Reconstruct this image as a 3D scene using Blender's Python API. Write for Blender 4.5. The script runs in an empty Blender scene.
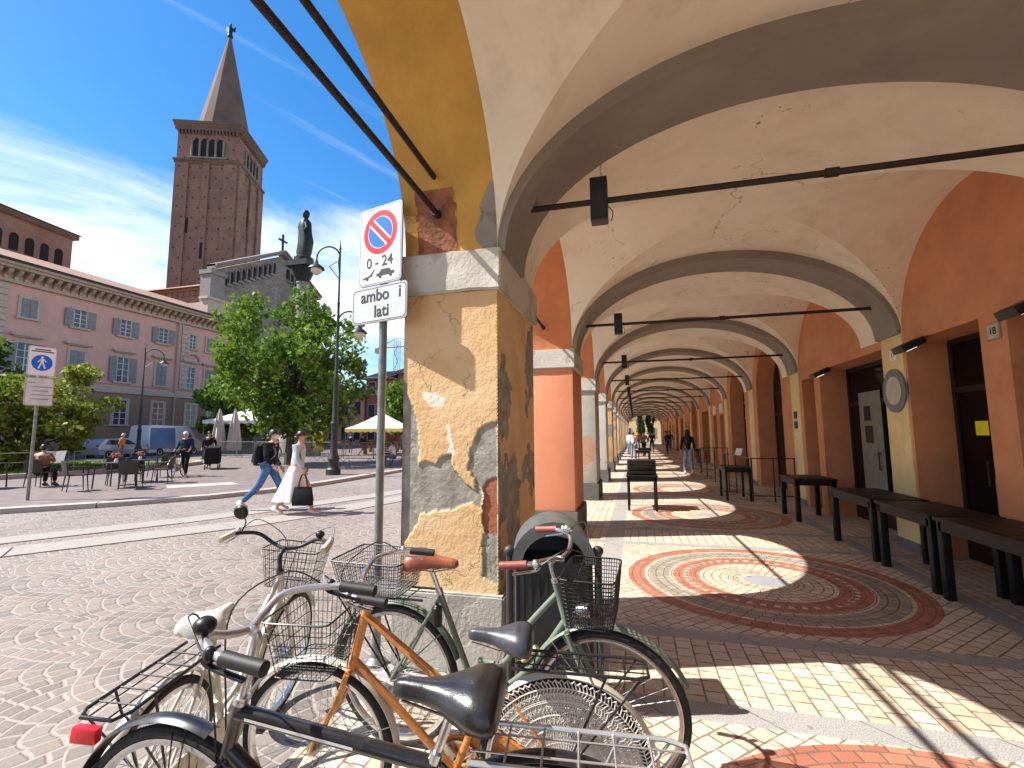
import bpy, bmesh, math, random
from mathutils import Vector, Matrix, noise

R = math.radians
PI = math.pi
scn = bpy.context.scene
COL = scn.collection
rng = random.Random(7)

# ------------------------------------------------------------------ camera
cam_d = bpy.data.cameras.new('camera')
cam = bpy.data.objects.new('camera', cam_d)
COL.objects.link(cam)
cam_d.sensor_width = 36.0
cam_d.lens = 36.0 * 473.0 / 1024.0
cam_d.clip_start = 0.05
cam_d.clip_end = 3000
_p, _y, _r = R(6.03), R(14.5), R(0.4)
_f = Vector((-math.sin(_y) * math.cos(_p), math.cos(_y) * math.cos(_p), math.sin(_p)))
_r0 = Vector((math.cos(_y), math.sin(_y), 0))
_u0 = _r0.cross(_f)
_rt = _r0 * math.cos(_r) - _u0 * math.sin(_r)
_up = _u0 * math.cos(_r) + _r0 * math.sin(_r)
cam.matrix_world = Matrix(((_rt.x, _up.x, -_f.x, 0), (_rt.y, _up.y, -_f.y, 0), (_rt.z, _up.z, -_f.z, 1.6), (0, 0, 0, 1)))
scn.camera = cam

# ------------------------------------------------------------------ sun and sky
SUN = Vector((0.85, 0.28, -1.0)).normalized()          # the way the light travels
sun_d = bpy.data.lights.new('sun', 'SUN')
sun_d.energy = 5.0
sun_d.angle = R(0.5)
sun_d.color = (1.0, 0.95, 0.87)
sun = bpy.data.objects.new('sun', sun_d)
COL.objects.link(sun)
sun.rotation_euler = SUN.to_track_quat('-Z', 'Y').to_euler()
world = bpy.data.worlds.new('World')
scn.world = world
world.use_nodes = True
scn.view_settings.view_transform = 'Standard'
scn.view_settings.look = 'None'
scn.view_settings.exposure = 1.05
scn.view_settings.gamma = 1
scn.view_settings.use_curve_mapping = False
cy = scn.cycles
cy.use_denoising = True
cy.max_bounces = 10
cy.diffuse_bounces = 7
cy.glossy_bounces = 3
cy.transmission_bounces = 4
cy.transparent_max_bounces = 8
cy.sample_clamp_indirect = 8
cy.caustics_reflective = False
cy.caustics_refractive = False


# ------------------------------------------------------------------ node helper: arithmetic on sockets
class S:
    def __init__(s, nt, sock):
        s.nt, s.k = nt, sock

    def _m(s, op, *o):
        n = s.nt.nodes.new('ShaderNodeMath')
        n.operation = op
        for i, v in enumerate((s,) + o):
            if isinstance(v, S):
                s.nt.links.new(v.k, n.inputs[i])
            else:
                n.inputs[i].default_value = v
        return S(s.nt, n.outputs[0])

    def __add__(s, o): return s._m('ADD', o)
    def __sub__(s, o): return s._m('SUBTRACT', o)
    def __mul__(s, o): return s._m('MULTIPLY', o)
    def __truediv__(s, o): return s._m('DIVIDE', o)
    def abs(s): return s._m('ABSOLUTE')
    def floor(s): return s._m('FLOOR')
    def sqrt(s): return s._m('SQRT')
    def asin(s): return s._m('ARCSINE')
    def mod(s, o): return s._m('FLOORED_MODULO', o)
    def lt(s, o): return s._m('LESS_THAN', o)
    def gt(s, o): return s._m('GREATER_THAN', o)
    def min(s, o): return s._m('MINIMUM', o)
    def max(s, o): return s._m('MAXIMUM', o)
    def pow(s, o): return s._m('POWER', o)
    def atan2(s, o): return s._m('ARCTAN2', o)

    def smooth(s, a, b, c=0.0, d=1.0):
        n = s.nt.nodes.new('ShaderNodeMapRange')
        n.interpolation_type = 'SMOOTHSTEP'
        s.nt.links.new(s.k, n.inputs['Value'])
        for k, v in (('From Min', a), ('From Max', b), ('To Min', c), ('To Max', d)):
            n.inputs[k].default_value = v
        return S(s.nt, n.outputs['Result'])


def _col(nt, sock, v):
    if isinstance(v, (S,)):
        nt.links.new(v.k, sock)
    else:
        sock.default_value = (v[0], v[1], v[2], 1)


def mixc(nt, f, a, b, mode='MIX'):
    n = nt.nodes.new('ShaderNodeMix')
    n.data_type = 'RGBA'
    n.blend_type = mode
    if isinstance(f, S):
        nt.links.new(f.k, n.inputs[0])
    else:
        n.inputs[0].default_value = f
    _col(nt, n.inputs[6], a)
    _col(nt, n.inputs[7], b)
    return S(nt, n.outputs[2])


def noise_s(nt, vec, scale, detail=3, rough=.55, dist=0):
    n = nt.nodes.new('ShaderNodeTexNoise')
    n.inputs['Scale'].default_value = scale
    n.inputs['Detail'].default_value = detail
    n.inputs['Roughness'].default_value = rough
    n.inputs['Distortion'].default_value = dist
    if vec is not None:
        nt.links.new(vec.k, n.inputs['Vector'])
    return S(nt, n.outputs[0])


def combine(nt, x, y, z=0.0):
    n = nt.nodes.new('ShaderNodeCombineXYZ')
    for i, v in enumerate((x, y, z)):
        if isinstance(v, S):
            nt.links.new(v.k, n.inputs[i])
        else:
            n.inputs[i].default_value = v
    return S(nt, n.outputs[0])


def sep(nt, v):
    n = nt.nodes.new('ShaderNodeSeparateXYZ')
    nt.links.new(v.k, n.inputs[0])
    return [S(nt, n.outputs[i]) for i in range(3)]


def white(nt, v):
    n = nt.nodes.new('ShaderNodeTexWhiteNoise')
    n.noise_dimensions = '3D'
    nt.links.new(v.k, n.inputs['Vector'])
    return S(nt, n.outputs['Value'])


def newmat(name):
    m = bpy.data.materials.new(name)
    m.use_nodes = True
    nt = m.node_tree
    b = nt.nodes['Principled BSDF']
    tc = nt.nodes.new('ShaderNodeTexCoord')
    return m, nt, b, S(nt, tc.outputs['Object'])


def bump(nt, b, h, strength=.3, dist=.01):
    n = nt.nodes.new('ShaderNodeBump')
    n.inputs['Strength'].default_value = strength
    n.inputs['Distance'].default_value = dist
    nt.links.new(h.k, n.inputs['Height'])
    nt.links.new(n.outputs[0], b.inputs['Normal'])


def mat(name, col, rough=.6, metal=0., var=.12, scale=6., bmp=0., bscale=60., dirt=None, dirt_amt=.5, dscale=2.5, spec=.5, coat=0, trans=0):
    m, nt, b, P = newmat(name)
    n1 = noise_s(nt, P, scale, 4)
    lo = [c * (1 - var) for c in col]
    hi = [min(1, c * (1 + var)) for c in col]
    c = mixc(nt, n1.smooth(.3, .7), lo, hi)
    if dirt:
        n2 = noise_s(nt, P, dscale, 6, .65, .4)
        c = mixc(nt, n2.smooth(.52, .68, 0, dirt_amt), c, dirt)
    nt.links.new(c.k, b.inputs['Base Color'])
    b.inputs['Roughness'].default_value = rough
    b.inputs['Metallic'].default_value = metal
    b.inputs['Specular IOR Level'].default_value = spec
    b.inputs['Coat Weight'].default_value = coat
    b.inputs['Transmission Weight'].default_value = trans
    if bmp:
        bump(nt, b, noise_s(nt, P, bscale, 4), bmp, .01)
    return m


# ------------------------------------------------------------------ world: Nishita sky and cirrus
def build_sky():
    nt = world.node_tree
    for n in list(nt.nodes):
        nt.nodes.remove(n)
    out = nt.nodes.new('ShaderNodeOutputWorld')
    bg = nt.nodes.new('ShaderNodeBackground')
    sky = nt.nodes.new('ShaderNodeTexSky')
    sky.sky_type = 'NISHITA'
    sky.sun_disc = False
    sd = -SUN
    sky.sun_elevation = math.asin(sd.z)
    sky.sun_rotation = math.atan2(sd.x, sd.y) % (2 * PI)
    sky.air_density = 1.0
    sky.dust_density = 0.3
    sky.ozone_density = 3.0
    tc = nt.nodes.new('ShaderNodeTexCoord')
    d = S(nt, tc.outputs['Generated'])
    x, y, z = sep(nt, d)
    zz = z.max(0.02) + 0.12
    u, v = x / zz, y / zz
    # streaks run along one bearing: stretch the noise there
    a = R(62)
    us, vs = u * math.cos(a) + v * math.sin(a), v * math.cos(a) - u * math.sin(a)
    q = combine(nt, us * .8, vs * 1.05, 0.3)
    n1 = noise_s(nt, q, 1.35, 9, .62, .55)
    n2 = noise_s(nt, combine(nt, us * .5, vs * .8, 4.1), .62, 3, .5, .2)
    band = z.smooth(.05, .22) * (S(nt, z.k).smooth(.36, .52, 1, 0))
    cover = n1 * .46 + n2 * .26 + band * .26
    m1 = cover.smooth(.465, .67)
    wisp = noise_s(nt, combine(nt, us * .30, vs * 3.2, 1.7), 1.2, 8, .6, .9)
    m2 = wisp.smooth(.56, .80) * z.smooth(.3, .5) * .42
    m = m1.max(m2) * .93
    hs = nt.nodes.new('ShaderNodeHueSaturation')
    hs.inputs['Saturation'].default_value = 1.34
    hs.inputs['Value'].default_value = 1.38
    nt.links.new(sky.outputs[0], hs.inputs['Color'])
    skyc = S(nt, hs.outputs[0])
    c = mixc(nt, m, skyc, (8.8, 9.1, 9.4))
    nt.links.new(c.k, bg.inputs['Color'])
    bg.inputs['Strength'].default_value = 0.08
    nt.links.new(bg.outputs[0], out.inputs['Surface'])


build_sky()


# ------------------------------------------------------------------ mesh helpers
class MB:
    def __init__(s):
        s.bm = bmesh.new()
        s.m = 0
        s.M = Matrix.Identity(4)

    def f(s, vs):
        try:
            fa = s.bm.faces.new(vs)
            fa.material_index = s.m
            return fa
        except ValueError:
            return None

    def v(s, p):
        return s.bm.verts.new(s.M @ Vector(p))

    def face(s, pts):
        return s.f([s.v(p) for p in pts])

    def box(s, x0, x1, y0, y1, z0, z1):
        p = [s.v((x, y, z)) for x in (x0, x1) for y in (y0, y1) for z in (z0, z1)]
        for i in ((0, 1, 3, 2), (4, 6, 7, 5), (0, 4, 5, 1), (2, 3, 7, 6), (0, 2, 6, 4), (1, 5, 7, 3)):
            s.f([p[k] for k in i])
        return s

    def cbox(s, c, d, M=None):
        old = s.M
        if M is not None:
            s.M = old @ M
        s.box(c[0] - d[0] / 2, c[0] + d[0] / 2, c[1] - d[1] / 2, c[1] + d[1] / 2, c[2] - d[2] / 2, c[2] + d[2] / 2)
        s.M = old
        return s

    def tube(s, pts, r, n=8, closed=False, flat=1.0):
        pts = [Vector(p) for p in pts]
        k = len(pts)
        rs = r if isinstance(r, (list, tuple)) else [r] * k
        tg = []
        for i in range(k):
            if closed:
                t = pts[(i + 1) % k] - pts[i - 1]
            else:
                t = pts[min(i + 1, k - 1)] - pts[max(i - 1, 0)]
            tg.append(t.normalized() if t.length > 1e-9 else Vector((0, 0, 1)))
        ref = Vector((0, 0, 1)) if abs(tg[0].z) < .9 else Vector((1, 0, 0))
        nx = (ref - tg[0] * ref.dot(tg[0])).normalized()
        rings = []
        for i in range(k):
            nx = nx - tg[i] * nx.dot(tg[i])
            nx = nx.normalized() if nx.length > 1e-6 else tg[i].orthogonal().normalized()
            ny = tg[i].cross(nx)
            rings.append([s.v(pts[i] + (nx * math.cos(2 * PI * j / n) + ny * math.sin(2 * PI * j / n) * flat) * rs[i]) for j in range(n)])
        for i in range(k if closed else k - 1):
            a, b = rings[i], rings[(i + 1) % k]
            for j in range(n):
                s.f([a[j], a[(j + 1) % n], b[(j + 1) % n], b[j]])
        if not closed:
            s.f(rings[0][::-1])
            s.f(rings[-1])
        return s

    def lathe(s, prof, n=24, at=(0, 0, 0), M=None):
        old = s.M
        s.M = old @ Matrix.Translation(at) @ (M or Matrix.Identity(4))
        rings = []
        for r, z in prof:
            if r < 1e-5:
                rings.append([s.v((0, 0, z))])
            else:
                rings.append([s.v((r * math.cos(2 * PI * j / n), r * math.sin(2 * PI * j / n), z)) for j in range(n)])
        for a, b in zip(rings, rings[1:]):
            for j in range(n):
                q = [a[j % len(a)], a[(j + 1) % len(a)], b[(j + 1) % len(b)], b[j % len(b)]]
                q = list(dict.fromkeys(q))
                if len(q) > 2:
                    s.f(q)
        for rg, rev in ((rings[0], True), (rings[-1], False)):
            if len(rg) > 2:
                s.f(rg[::-1] if rev else rg)
        s.M = old
        return s

    def prism(s, poly, d, M=None):
        """poly in local xy, extruded to z=d"""
        old = s.M
        if M is not None:
            s.M = old @ M
        a = [s.v((x, y, 0)) for x, y in poly]
        b = [s.v((x, y, d)) for x, y in poly]
        s.f(a[::-1])
        s.f(b)
        for i in range(len(a)):
            j = (i + 1) % len(a)
            s.f([a[i], a[j], b[j], b[i]])
        s.M = old
        return s

    def ball(s, c, r, nu=14, nv=9):
        r = r if isinstance(r, (tuple, list)) else (r, r, r)
        old = s.M
        s.M = old @ Matrix.Translation(c) @ Matrix.Diagonal((r[0], r[1], r[2], 1))
        s.lathe([(math.sin(PI * i / nv), -math.cos(PI * i / nv)) for i in range(nv + 1)], nu)
        s.M = old
        return s

    def loft(s, rings, cap=True, closed=True):
        rr = [[s.v(p) for p in r] for r in rings]
        n = len(rr[0])
        for a, b in zip(rr, rr[1:]):
            for j in range(n if closed else n - 1):
                s.f([a[j], a[(j + 1) % n], b[(j + 1) % n], b[j]])
        if cap:
            s.f(rr[0][::-1])
            s.f(rr[-1])
        return s

    def build(s, name, mats, parent=None, smooth=True, ang=35, bevel=0, recalc=True):
        bm = s.bm
        if recalc:
            bmesh.ops.recalc_face_normals(bm, faces=bm.faces[:])
        if bevel:
            bmesh.ops.bevel(bm, geom=[e for e in bm.edges if len(e.link_faces) == 2 and e.calc_face_angle(0) > .6],
                            offset=bevel, segments=2, affect='EDGES', profile=.6)
        me = bpy.data.meshes.new(name)
        bm.to_mesh(me)
        bm.free()
        for m in (mats if isinstance(mats, (list, tuple)) else [mats]):
            me.materials.append(m)
        if smooth:
            me.shade_smooth()
            me.set_sharp_from_angle(angle=R(ang))
        o = bpy.data.objects.new(name, me)
        COL.objects.link(o)
        if parent is not None:
            o.parent = parent
        return o


def tag(o, label=None, cat=None, group=None, kind=None):
    if label:
        o['label'] = label
    if cat:
        o['category'] = cat
    if group:
        o['group'] = group
    if kind:
        o['kind'] = kind
    return o


def thing(name, label, cat, loc=(0, 0, 0), rz=0., group=None, tilt=(0, 0), sc=1.):
    o = bpy.data.objects.new(name, None)
    COL.objects.link(o)
    o.location = loc
    o.rotation_euler = (tilt[0], tilt[1], rz)
    o.scale = (sc, sc, sc)
    o.empty_display_size = .2
    return tag(o, label, cat, group)


def dup(root, loc=None, rz=None, label=None, group=None, parent=None):
    def cp(o, par):
        c = o.copy()
        COL.objects.link(c)
        if par is not None:
            c.parent = par
        for ch in list(o.children):
            cp(ch, c)
        return c
    r = cp(root, parent)
    if loc is not None:
        r.location = loc
    if rz is not None:
        r.rotation_euler[2] = rz
    if label:
        r['label'] = label
    if group:
        r['group'] = group
    return r


def arc(cx, cz, r, a0, a1, n, y=0., rz=None):
    """points of an arc in the xz plane"""
    return [(cx + r * math.cos(a0 + (a1 - a0) * i / n), y, cz + (rz or r) * math.sin(a0 + (a1 - a0) * i / n)) for i in range(n + 1)]


def spline(pts, n=6):
    pts = [Vector(p) for p in pts]
    out = []
    for i in range(len(pts) - 1):
        p0, p1, p2, p3 = pts[max(i - 1, 0)], pts[i], pts[i + 1], pts[min(i + 2, len(pts) - 1)]
        for k in range(n):
            t = k / n
            out.append(.5 * ((2 * p1) + (p2 - p0) * t + (2 * p0 - 5 * p1 + 4 * p2 - p3) * t * t + (3 * p1 - p0 - 3 * p2 + p3) * t ** 3))
    out.append(pts[-1])
    return out


def text_mesh(name, txt, size, m, parent, M, depth=.001, font_scale=(1, 1), align='CENTER'):
    cu = bpy.data.curves.new(name, 'FONT')
    cu.body = txt
    cu.size = size
    cu.align_x = align
    cu.align_y = 'CENTER'
    cu.extrude = depth
    cu.offset = size * .012
    o = bpy.data.objects.new(name, cu)
    COL.objects.link(o)
    dg = bpy.context.evaluated_depsgraph_get()
    me = bpy.data.meshes.new_from_object(o.evaluated_get(dg))
    bpy.data.objects.remove(o)
    me.transform(Matrix.Diagonal((font_scale[0], font_scale[1], 1, 1)))
    me.materials.clear()
    me.materials.append(m)
    q = bpy.data.objects.new(name, me)
    COL.objects.link(q)
    q.parent = parent
    q.matrix_local = M
    return q

# ================================================================== SETTING: ground
L = 4.25            # bay length of the arcade
F1 = 3.19           # front of the near pillar


def cobble_material():
    m, nt, b, P = newmat('porphyry_cobbles')
    x, y, z = sep(nt, P)
    wob = noise_s(nt, P, 1.1, 2)
    wob2 = noise_s(nt, combine(nt, x + 7.0, y), 1.3, 2)
    jx, jy = noise_s(nt, P, 5.0, 2), noise_s(nt, combine(nt, x, y + 9.0), 5.0, 2)
    a = R(28)          # scales bulge towards the lower left of the square
    q = (x * math.cos(a) + y * math.sin(a)) * -1.0 + (wob - .5) * .16 + (jx - .5) * .035
    p = (y * math.cos(a) - x * math.sin(a)) + (wob2 - .5) * .16 + (jy - .5) * .035
    RR = .84
    W, D, H, LN = RR * 2, RR / 2, .117, .128
    jm = ((q - RR) / D)._m('CEIL')
    cand = []
    for k in range(3):
        j = jm + float(k)
        off = j.mod(2) * (W / 2)
        pc = ((p - off) / W + .5).floor() * W + off
        dp, dq = p - pc, q - j * D
        cand.append(((dp * dp + dq * dq).sqrt(), dp, dq, j, pc))
    use0 = cand[0][0].lt(RR)
    use1 = cand[1][0].lt(RR)

    def pick(i):
        t = cand[2][i] + (cand[1][i] - cand[2][i]) * use1
        return t + (cand[0][i] - t) * use0
    r, dp, dq, jj, pcx = [pick(i) for i in range(5)]
    rr_ = (r * -1.0 + RR) / H
    row = rr_.floor()
    fv = rr_ - row
    rc = (row * -H + (RR - H / 2)).max(.05)
    s = dp.atan2(dq) * rc / LN + row * .37 + 40.0
    cell = s.floor()
    fs = s - cell
    cidx = jj * 7.0 + pcx
    dj = (fv - .5).abs().max((fs - .5).abs())
    jit = noise_s(nt, P, 22, 2)
    joint = (dj + (jit - .5) * .09).smooth(.37, .47)
    rnd = white(nt, combine(nt, row, cell, cidx))
    rnd2 = white(nt, combine(nt, row + 31.0, cell, cidx))
    st = mixc(nt, rnd.smooth(0, 1), (.12, .10, .088), (.22, .188, .168))
    st = mixc(nt, rnd2.gt(.72) * .75, st, (.215, .155, .13))
    st = mixc(nt, noise_s(nt, P, 30, 4).smooth(.3, .75) * .35, st, (.23, .21, .19))
    dust = noise_s(nt, P, .35, 5, .6).smooth(.35, .7)
    st = mixc(nt, dust * .25, st, (.27, .245, .215))
    jc = mixc(nt, dust, (.225, .195, .17), (.32, .285, .25))
    c = mixc(nt, joint, st, jc)
    nt.links.new(c.k, b.inputs['Base Color'])
    b.inputs['Roughness'].default_value = .72
    h = joint * -1.0 + noise_s(nt, P, 45, 3) * .5
    bump(nt, b, h, .55, .012)
    return m


def tile_material():
    m, nt, b, P = newmat('arcade_paving')
    x, y, z = sep(nt, P)
    yy = (y - (5.80 - L / 2)).mod(L) - L / 2
    bay = ((y - (5.80 - L / 2)) / L).floor()
    dx = x - 1.30
    r = (dx * dx + yy * yy).sqrt()
    ang = yy.atan2(dx) / (2 * PI) + .5
    j1 = noise_s(nt, P, 18, 2)
    w = (j1 - .5) * .016

    def tiles(uu, vv, a, bb, shift=.5, seed=0.):
        row = (vv / bb).floor()
        q = uu / a + row.mod(2) * shift
        ci = q.floor()
        fu, fv = q - ci, vv / bb - row
        eu = ((fu - .5).abs() * -1.0 + .5) * a
        ev = ((fv - .5).abs() * -1.0 + .5) * bb
        e = eu.min(ev) + w
        return e, white(nt, combine(nt, ci, row, bay + seed))

    s2 = 1 / math.sqrt(2)
    e1, r1 = tiles((x + y) * s2, (x - y) * s2, .125, .10)
    e2, r2 = tiles(y, x, .13, .12, .5, 3.)
    # ring coordinates
    ring = ((r - .02) / .085).floor()
    nring = (ring * 4.0 + 12.0).max(8.0)
    ta = ang * nring + ring * .37
    ti = ta.floor()
    ea = ((ta - ti - .5).abs() * -1.0 + .5) / nring * r * (2 * PI)
    fr = ((r - .02) / .085) - ring
    er = ((fr - .5).abs() * -1.0 + .5) * .085
    e3 = ea.min(er) + w
    r3 = white(nt, combine(nt, ring, ti, bay + 9.0))
    incirc = r.lt(1.43)
    # transverse strips of granite at the pillars, and a lengthwise one
    sA = yy.gt(-1.72) * yy.lt(-1.53)
    sB = yy.gt(1.44) * yy.lt(1.64)
    inbay = yy.gt(-1.72) * yy.lt(1.64)
    lon = x.gt(-.47) * x.lt(-.22)
    lon2 = x.gt(2.86) * x.lt(3.06)
    strip = (sA.max(sB)).max(lon).max(lon2)
    strip = strip * (incirc * -1.0 + 1.0)
    outer = x.lt(-.47)
    ortho = (inbay * -1.0 + 1.0).max(outer).max(x.gt(3.06))
    e = e1 + (e2 - e1) * ortho
    rr = r1 + (r2 - r1) * ortho
    e = e + (e3 - e) * incirc
    rr = rr + (r3 - rr) * incirc
    # the granite is in long slabs
    es, rs = tiles(x + y, x * 0.0 + .5, .62, 1.0, .0, 5.)
    e = e + (es - e) * strip
    rr = rr + (rs - rr) * strip
    cream = mixc(nt, rr, (.56, .455, .335), (.66, .56, .44))
    cream = mixc(nt, white(nt, combine(nt, rr * 91.0, bay, 2.0)).gt(.8) * .6, cream, (.56, .39, .27))
    red = mixc(nt, rr, (.34, .12, .08), (.46, .19, .125))
    grey = mixc(nt, rr, (.27, .235, .19), (.36, .32, .265))

    def within(a0, a1):
        return r.gt(a0) * r.lt(a1)
    redm = within(1.25, 1.43).max(within(.66, .94)).max(within(.30, .32))
    greym = within(.98, 1.20)
    dots = within(.77, .83) * (ang * 44.0).mod(1.0).lt(.42)
    c = mixc(nt, redm, cream, red)
    c = mixc(nt, greym, c, grey)
    c = mixc(nt, dots, c, (.62, .54, .44))
    c = mixc(nt, r.lt(.21), c, (.30, .31, .33))
    c = mixc(nt, strip, c, mixc(nt, noise_s(nt, P, 130, 2).smooth(.4, .6), (.24, .235, .225), (.42, .41, .39)))
    wear = noise_s(nt, P, .9, 6, .6)
    c = mixc(nt, wear.smooth(.5, .75) * .35, c, (.20, .155, .12))
    gum = noise_s(nt, P, 9, 2, .4).smooth(.70, .74)
    c = mixc(nt, gum * .5, c, (.11, .095, .085))
    joint = e.smooth(.003, .0085, 1, 0)
    joint = joint * (r.lt(.21) * -1.0 + 1.0)
    c = mixc(nt, joint * .85, c, (.15, .115, .085))
    nt.links.new(c.k, b.inputs['Base Color'])
    rg = noise_s(nt, P, 5, 4).smooth(.3, .7, .38, .60)
    nt.links.new(rg.k, b.inputs['Roughness'])
    bump(nt, b, joint * -1.0 + noise_s(nt, P, 70, 3) * .35, .5, .006)
    return m


M_cobble = cobble_material()
M_tile = tile_material()
M_plate = mat('cast_iron', (.13, .12, .115), .6, .3, .2, 30, .5, 60)
M_granite = mat('granite_slab', (.29, .27, .245), .75, 0, .12, 40, .3, 120, (.22, .205, .185), .6, 1.2)
M_kerb = mat('pale_kerb_stone', (.38, .36, .325), .75, 0, .1, 20, .3, 90, (.36, .33, .30), .5, 1.6)
M_path = mat('plaza_paving', (.165, .13, .118), .8, 0, .16, 3, .3, 60, (.12, .10, .09), .5, .8)

g = MB()
for rx in (-1,):
    g.face([(-1500, -600, 0), (1500, -600, 0), (1500, 2500, 0), (-1500, 2500, 0)])
o = g.build('piazza_ground', M_cobble, smooth=False)
tag(o, 'grey and pink cobbled square laid in fans', kind='structure')
g = MB()
g.face([(-1.72, -8, .008), (4.9, -8, .008), (4.9, 82, .008), (-1.72, 82, .008)])
o = g.build('arcade_floor', M_tile, smooth=False)
tag(o, 'patterned tile floor of the arcade with red rosettes', kind='structure')


def stone_run(name, pts, w, h, seg, mt, label):
    """a run of long slabs with thin joints along a polyline"""
    pts = spline(pts, 10)
    # resample
    ds = [0]
    for a, b2 in zip(pts, pts[1:]):
        ds.append(ds[-1] + (b2 - a).length)
    rr = random.Random(5)

    def at(s):
        for i in range(len(ds) - 1):
            if s <= ds[i + 1]:
                t = (s - ds[i]) / (ds[i + 1] - ds[i])
                return pts[i].lerp(pts[i + 1], t), (pts[i + 1] - pts[i]).normalized()
        return pts[-1], (pts[-1] - pts[-2]).normalized()
    g = MB()
    s = 0
    while s < ds[-1] - .3:
        e = min(ds[-1], s + seg * rr.uniform(.8, 1.3))
        a, ta = at(s + .012)
        b2, tb = at(e - .012)
        na, nb = Vector((-ta.y, ta.x, 0)), Vector((-tb.y, tb.x, 0))
        top = h + rr.uniform(-.004, .004)
        q = [a - na * w / 2, b2 - nb * w / 2, b2 + nb * w / 2, a + na * w / 2]
        lo = [g.v((p.x, p.y, 0.001)) for p in q]
        hi = [g.v((p.x, p.y, top)) for p in q]
        g.f(hi)
        for i in range(4):
            g.f([lo[i], lo[(i + 1) % 4], hi[(i + 1) % 4], hi[i]])
        s = e
    o = g.build(name, mt, smooth=False)
    return tag(o, label, kind='structure')


stone_run('stone_path', [(-12.8, 1.5, 0), (-9.55, 5.3, 0), (-7.92, 8.38, 0), (-6.35, 12.7, 0), (-5.2, 18.5, 0), (-4.4, 30, 0), (-4, 60, 0)], .64, .012, 2.1, M_granite, 'pale stone guide strip across the cobbles, outer one')
stone_run('stone_path', [(-12.0, .8, 0), (-8.6, 4.78, 0), (-6.94, 7.36, 0), (-5.72, 11.1, 0), (-4.6, 18.5, 0), (-3.7, 30, 0), (-3.2, 60, 0)], .74, .012, 2.3, M_granite, 'pale stone guide strip across the cobbles, inner one')
stone_run('kerb', [(-19, 2.0, 0), (-13.1, 7.2, 0), (-11.3, 9.1, 0), (-10.3, 10.75, 0), (-9.95, 13.0, 0), (-10.0, 18.9, 0), (-10.2, 30, 0), (-11, 70, 0)], .34, .11, 1.7, M_kerb, 'pale kerb edging the raised plaza')
# the raised pavement of the plaza behind the kerb
kp = spline([(-19, 2.0, 0), (-13.1, 7.2, 0), (-11.3, 9.1, 0), (-10.3, 10.75, 0), (-9.95, 13.0, 0), (-10.0, 18.9, 0), (-10.2, 30, 0), (-11, 70, 0)], 8)
g = MB()
vs = [g.v((p.x - .12, p.y + .05, .085)) for p in kp] + [g.v((-44, 70, .085)), g.v((-44, 2, .085))]
g.f(vs)
tag(g.build('plaza_pavement', M_path, smooth=False), 'smooth reddish paving of the plaza', kind='structure')
M_grass = mat('lawn_grass', (.10, .19, .03), .9, 0, .45, 25, .6, 90)
g = MB()
vs = [(-23.0, 11.2), (-22.0, 17.6), (-24.5, 21.5), (-32, 20), (-34, 12), (-28, 9)]
g.face([(a, b2, .20) for a, b2 in vs])
tag(g.build('lawn', M_grass, smooth=False), 'lawn bed', kind='structure')
stone_run('kerb', [(-27, 8.2, 0), (-22.75, 11.0, 0), (-21.75, 17.6, 0), (-24.4, 21.9, 0), (-32, 20.4, 0)], .3, .26, 1.4, mat('lawn_kerb', (.42, .34, .28), .8), 'low kerb round the lawn bed')
g = MB()
g.face([(-13.3, 11.1, .09), (-12.1, 12.5, .09), (-12.9, 13.0, .09), (-14.1, 11.7, .09)])
tag(g.build('access_slab', M_kerb, smooth=False), 'pale slab set in the plaza paving', kind='structure')
g = MB()
g.M = Matrix.Translation((-1.88, .66, 0)) @ Matrix.Rotation(R(35), 4, 'Z')
g.box(-.3, .3, -.3, .3, .0, .006)
for i in range(7):
    g.box(-.26 + i * .078, -.21 + i * .078, -.26, .26, .006, .010)
g.box(-.3, .3, -.3, -.275, .006, .010).box(-.3, .3, .275, .3, .006, .010)
tag(g.build('manhole_cover', M_plate, smooth=False), 'square iron manhole cover in the cobbles, bottom left corner', 'manhole cover')

# ================================================================== ARCADE BUILDING
NB = 16
X0, X1, XW = -1.66, -.93, 3.55
CX, A1 = (X1 + XW) / 2, (XW - X1) / 2
ZS, RISE = 2.92, 1.40
PY = 1.23           # pillar length along the arcade
OPN = (L - PY) / 2


def plaster(name, col, gcol=(.30, .28, .24), amt=.0, var=.12, bm_=.25, dscale=1.3, thr=(.56, .60)):
    m, nt, b, P = newmat(name)
    n1 = noise_s(nt, P, 2.2, 6, .6)
    lo = [c * (1 - var) for c in col]
    hi = [min(1, c * (1 + var)) for c in col]
    c = mixc(nt, n1.smooth(.3, .7), lo, hi)
    c = mixc(nt, noise_s(nt, P, 26, 4).smooth(.55, .8) * .25, c, [k * .72 for k in col])
    h = noise_s(nt, P, 35, 5, .65)
    if amt:
        x, y, z = sep(nt, P)
        k = noise_s(nt, P, dscale, 7, .62, .3)
        mk = k.smooth(thr[0], thr[1]) * amt
        c = mixc(nt, mk, c, mixc(nt, noise_s(nt, P, 14, 4), [q * .8 for q in gcol], [q * 1.25 for q in gcol]))
        h = h - mk * 1.5
    nt.links.new(c.k, b.inputs['Base Color'])
    b.inputs['Roughness'].default_value = .88
    b.inputs['Specular IOR Level'].default_value = .25
    bump(nt, b, h, bm_, .02)
    return m


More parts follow.
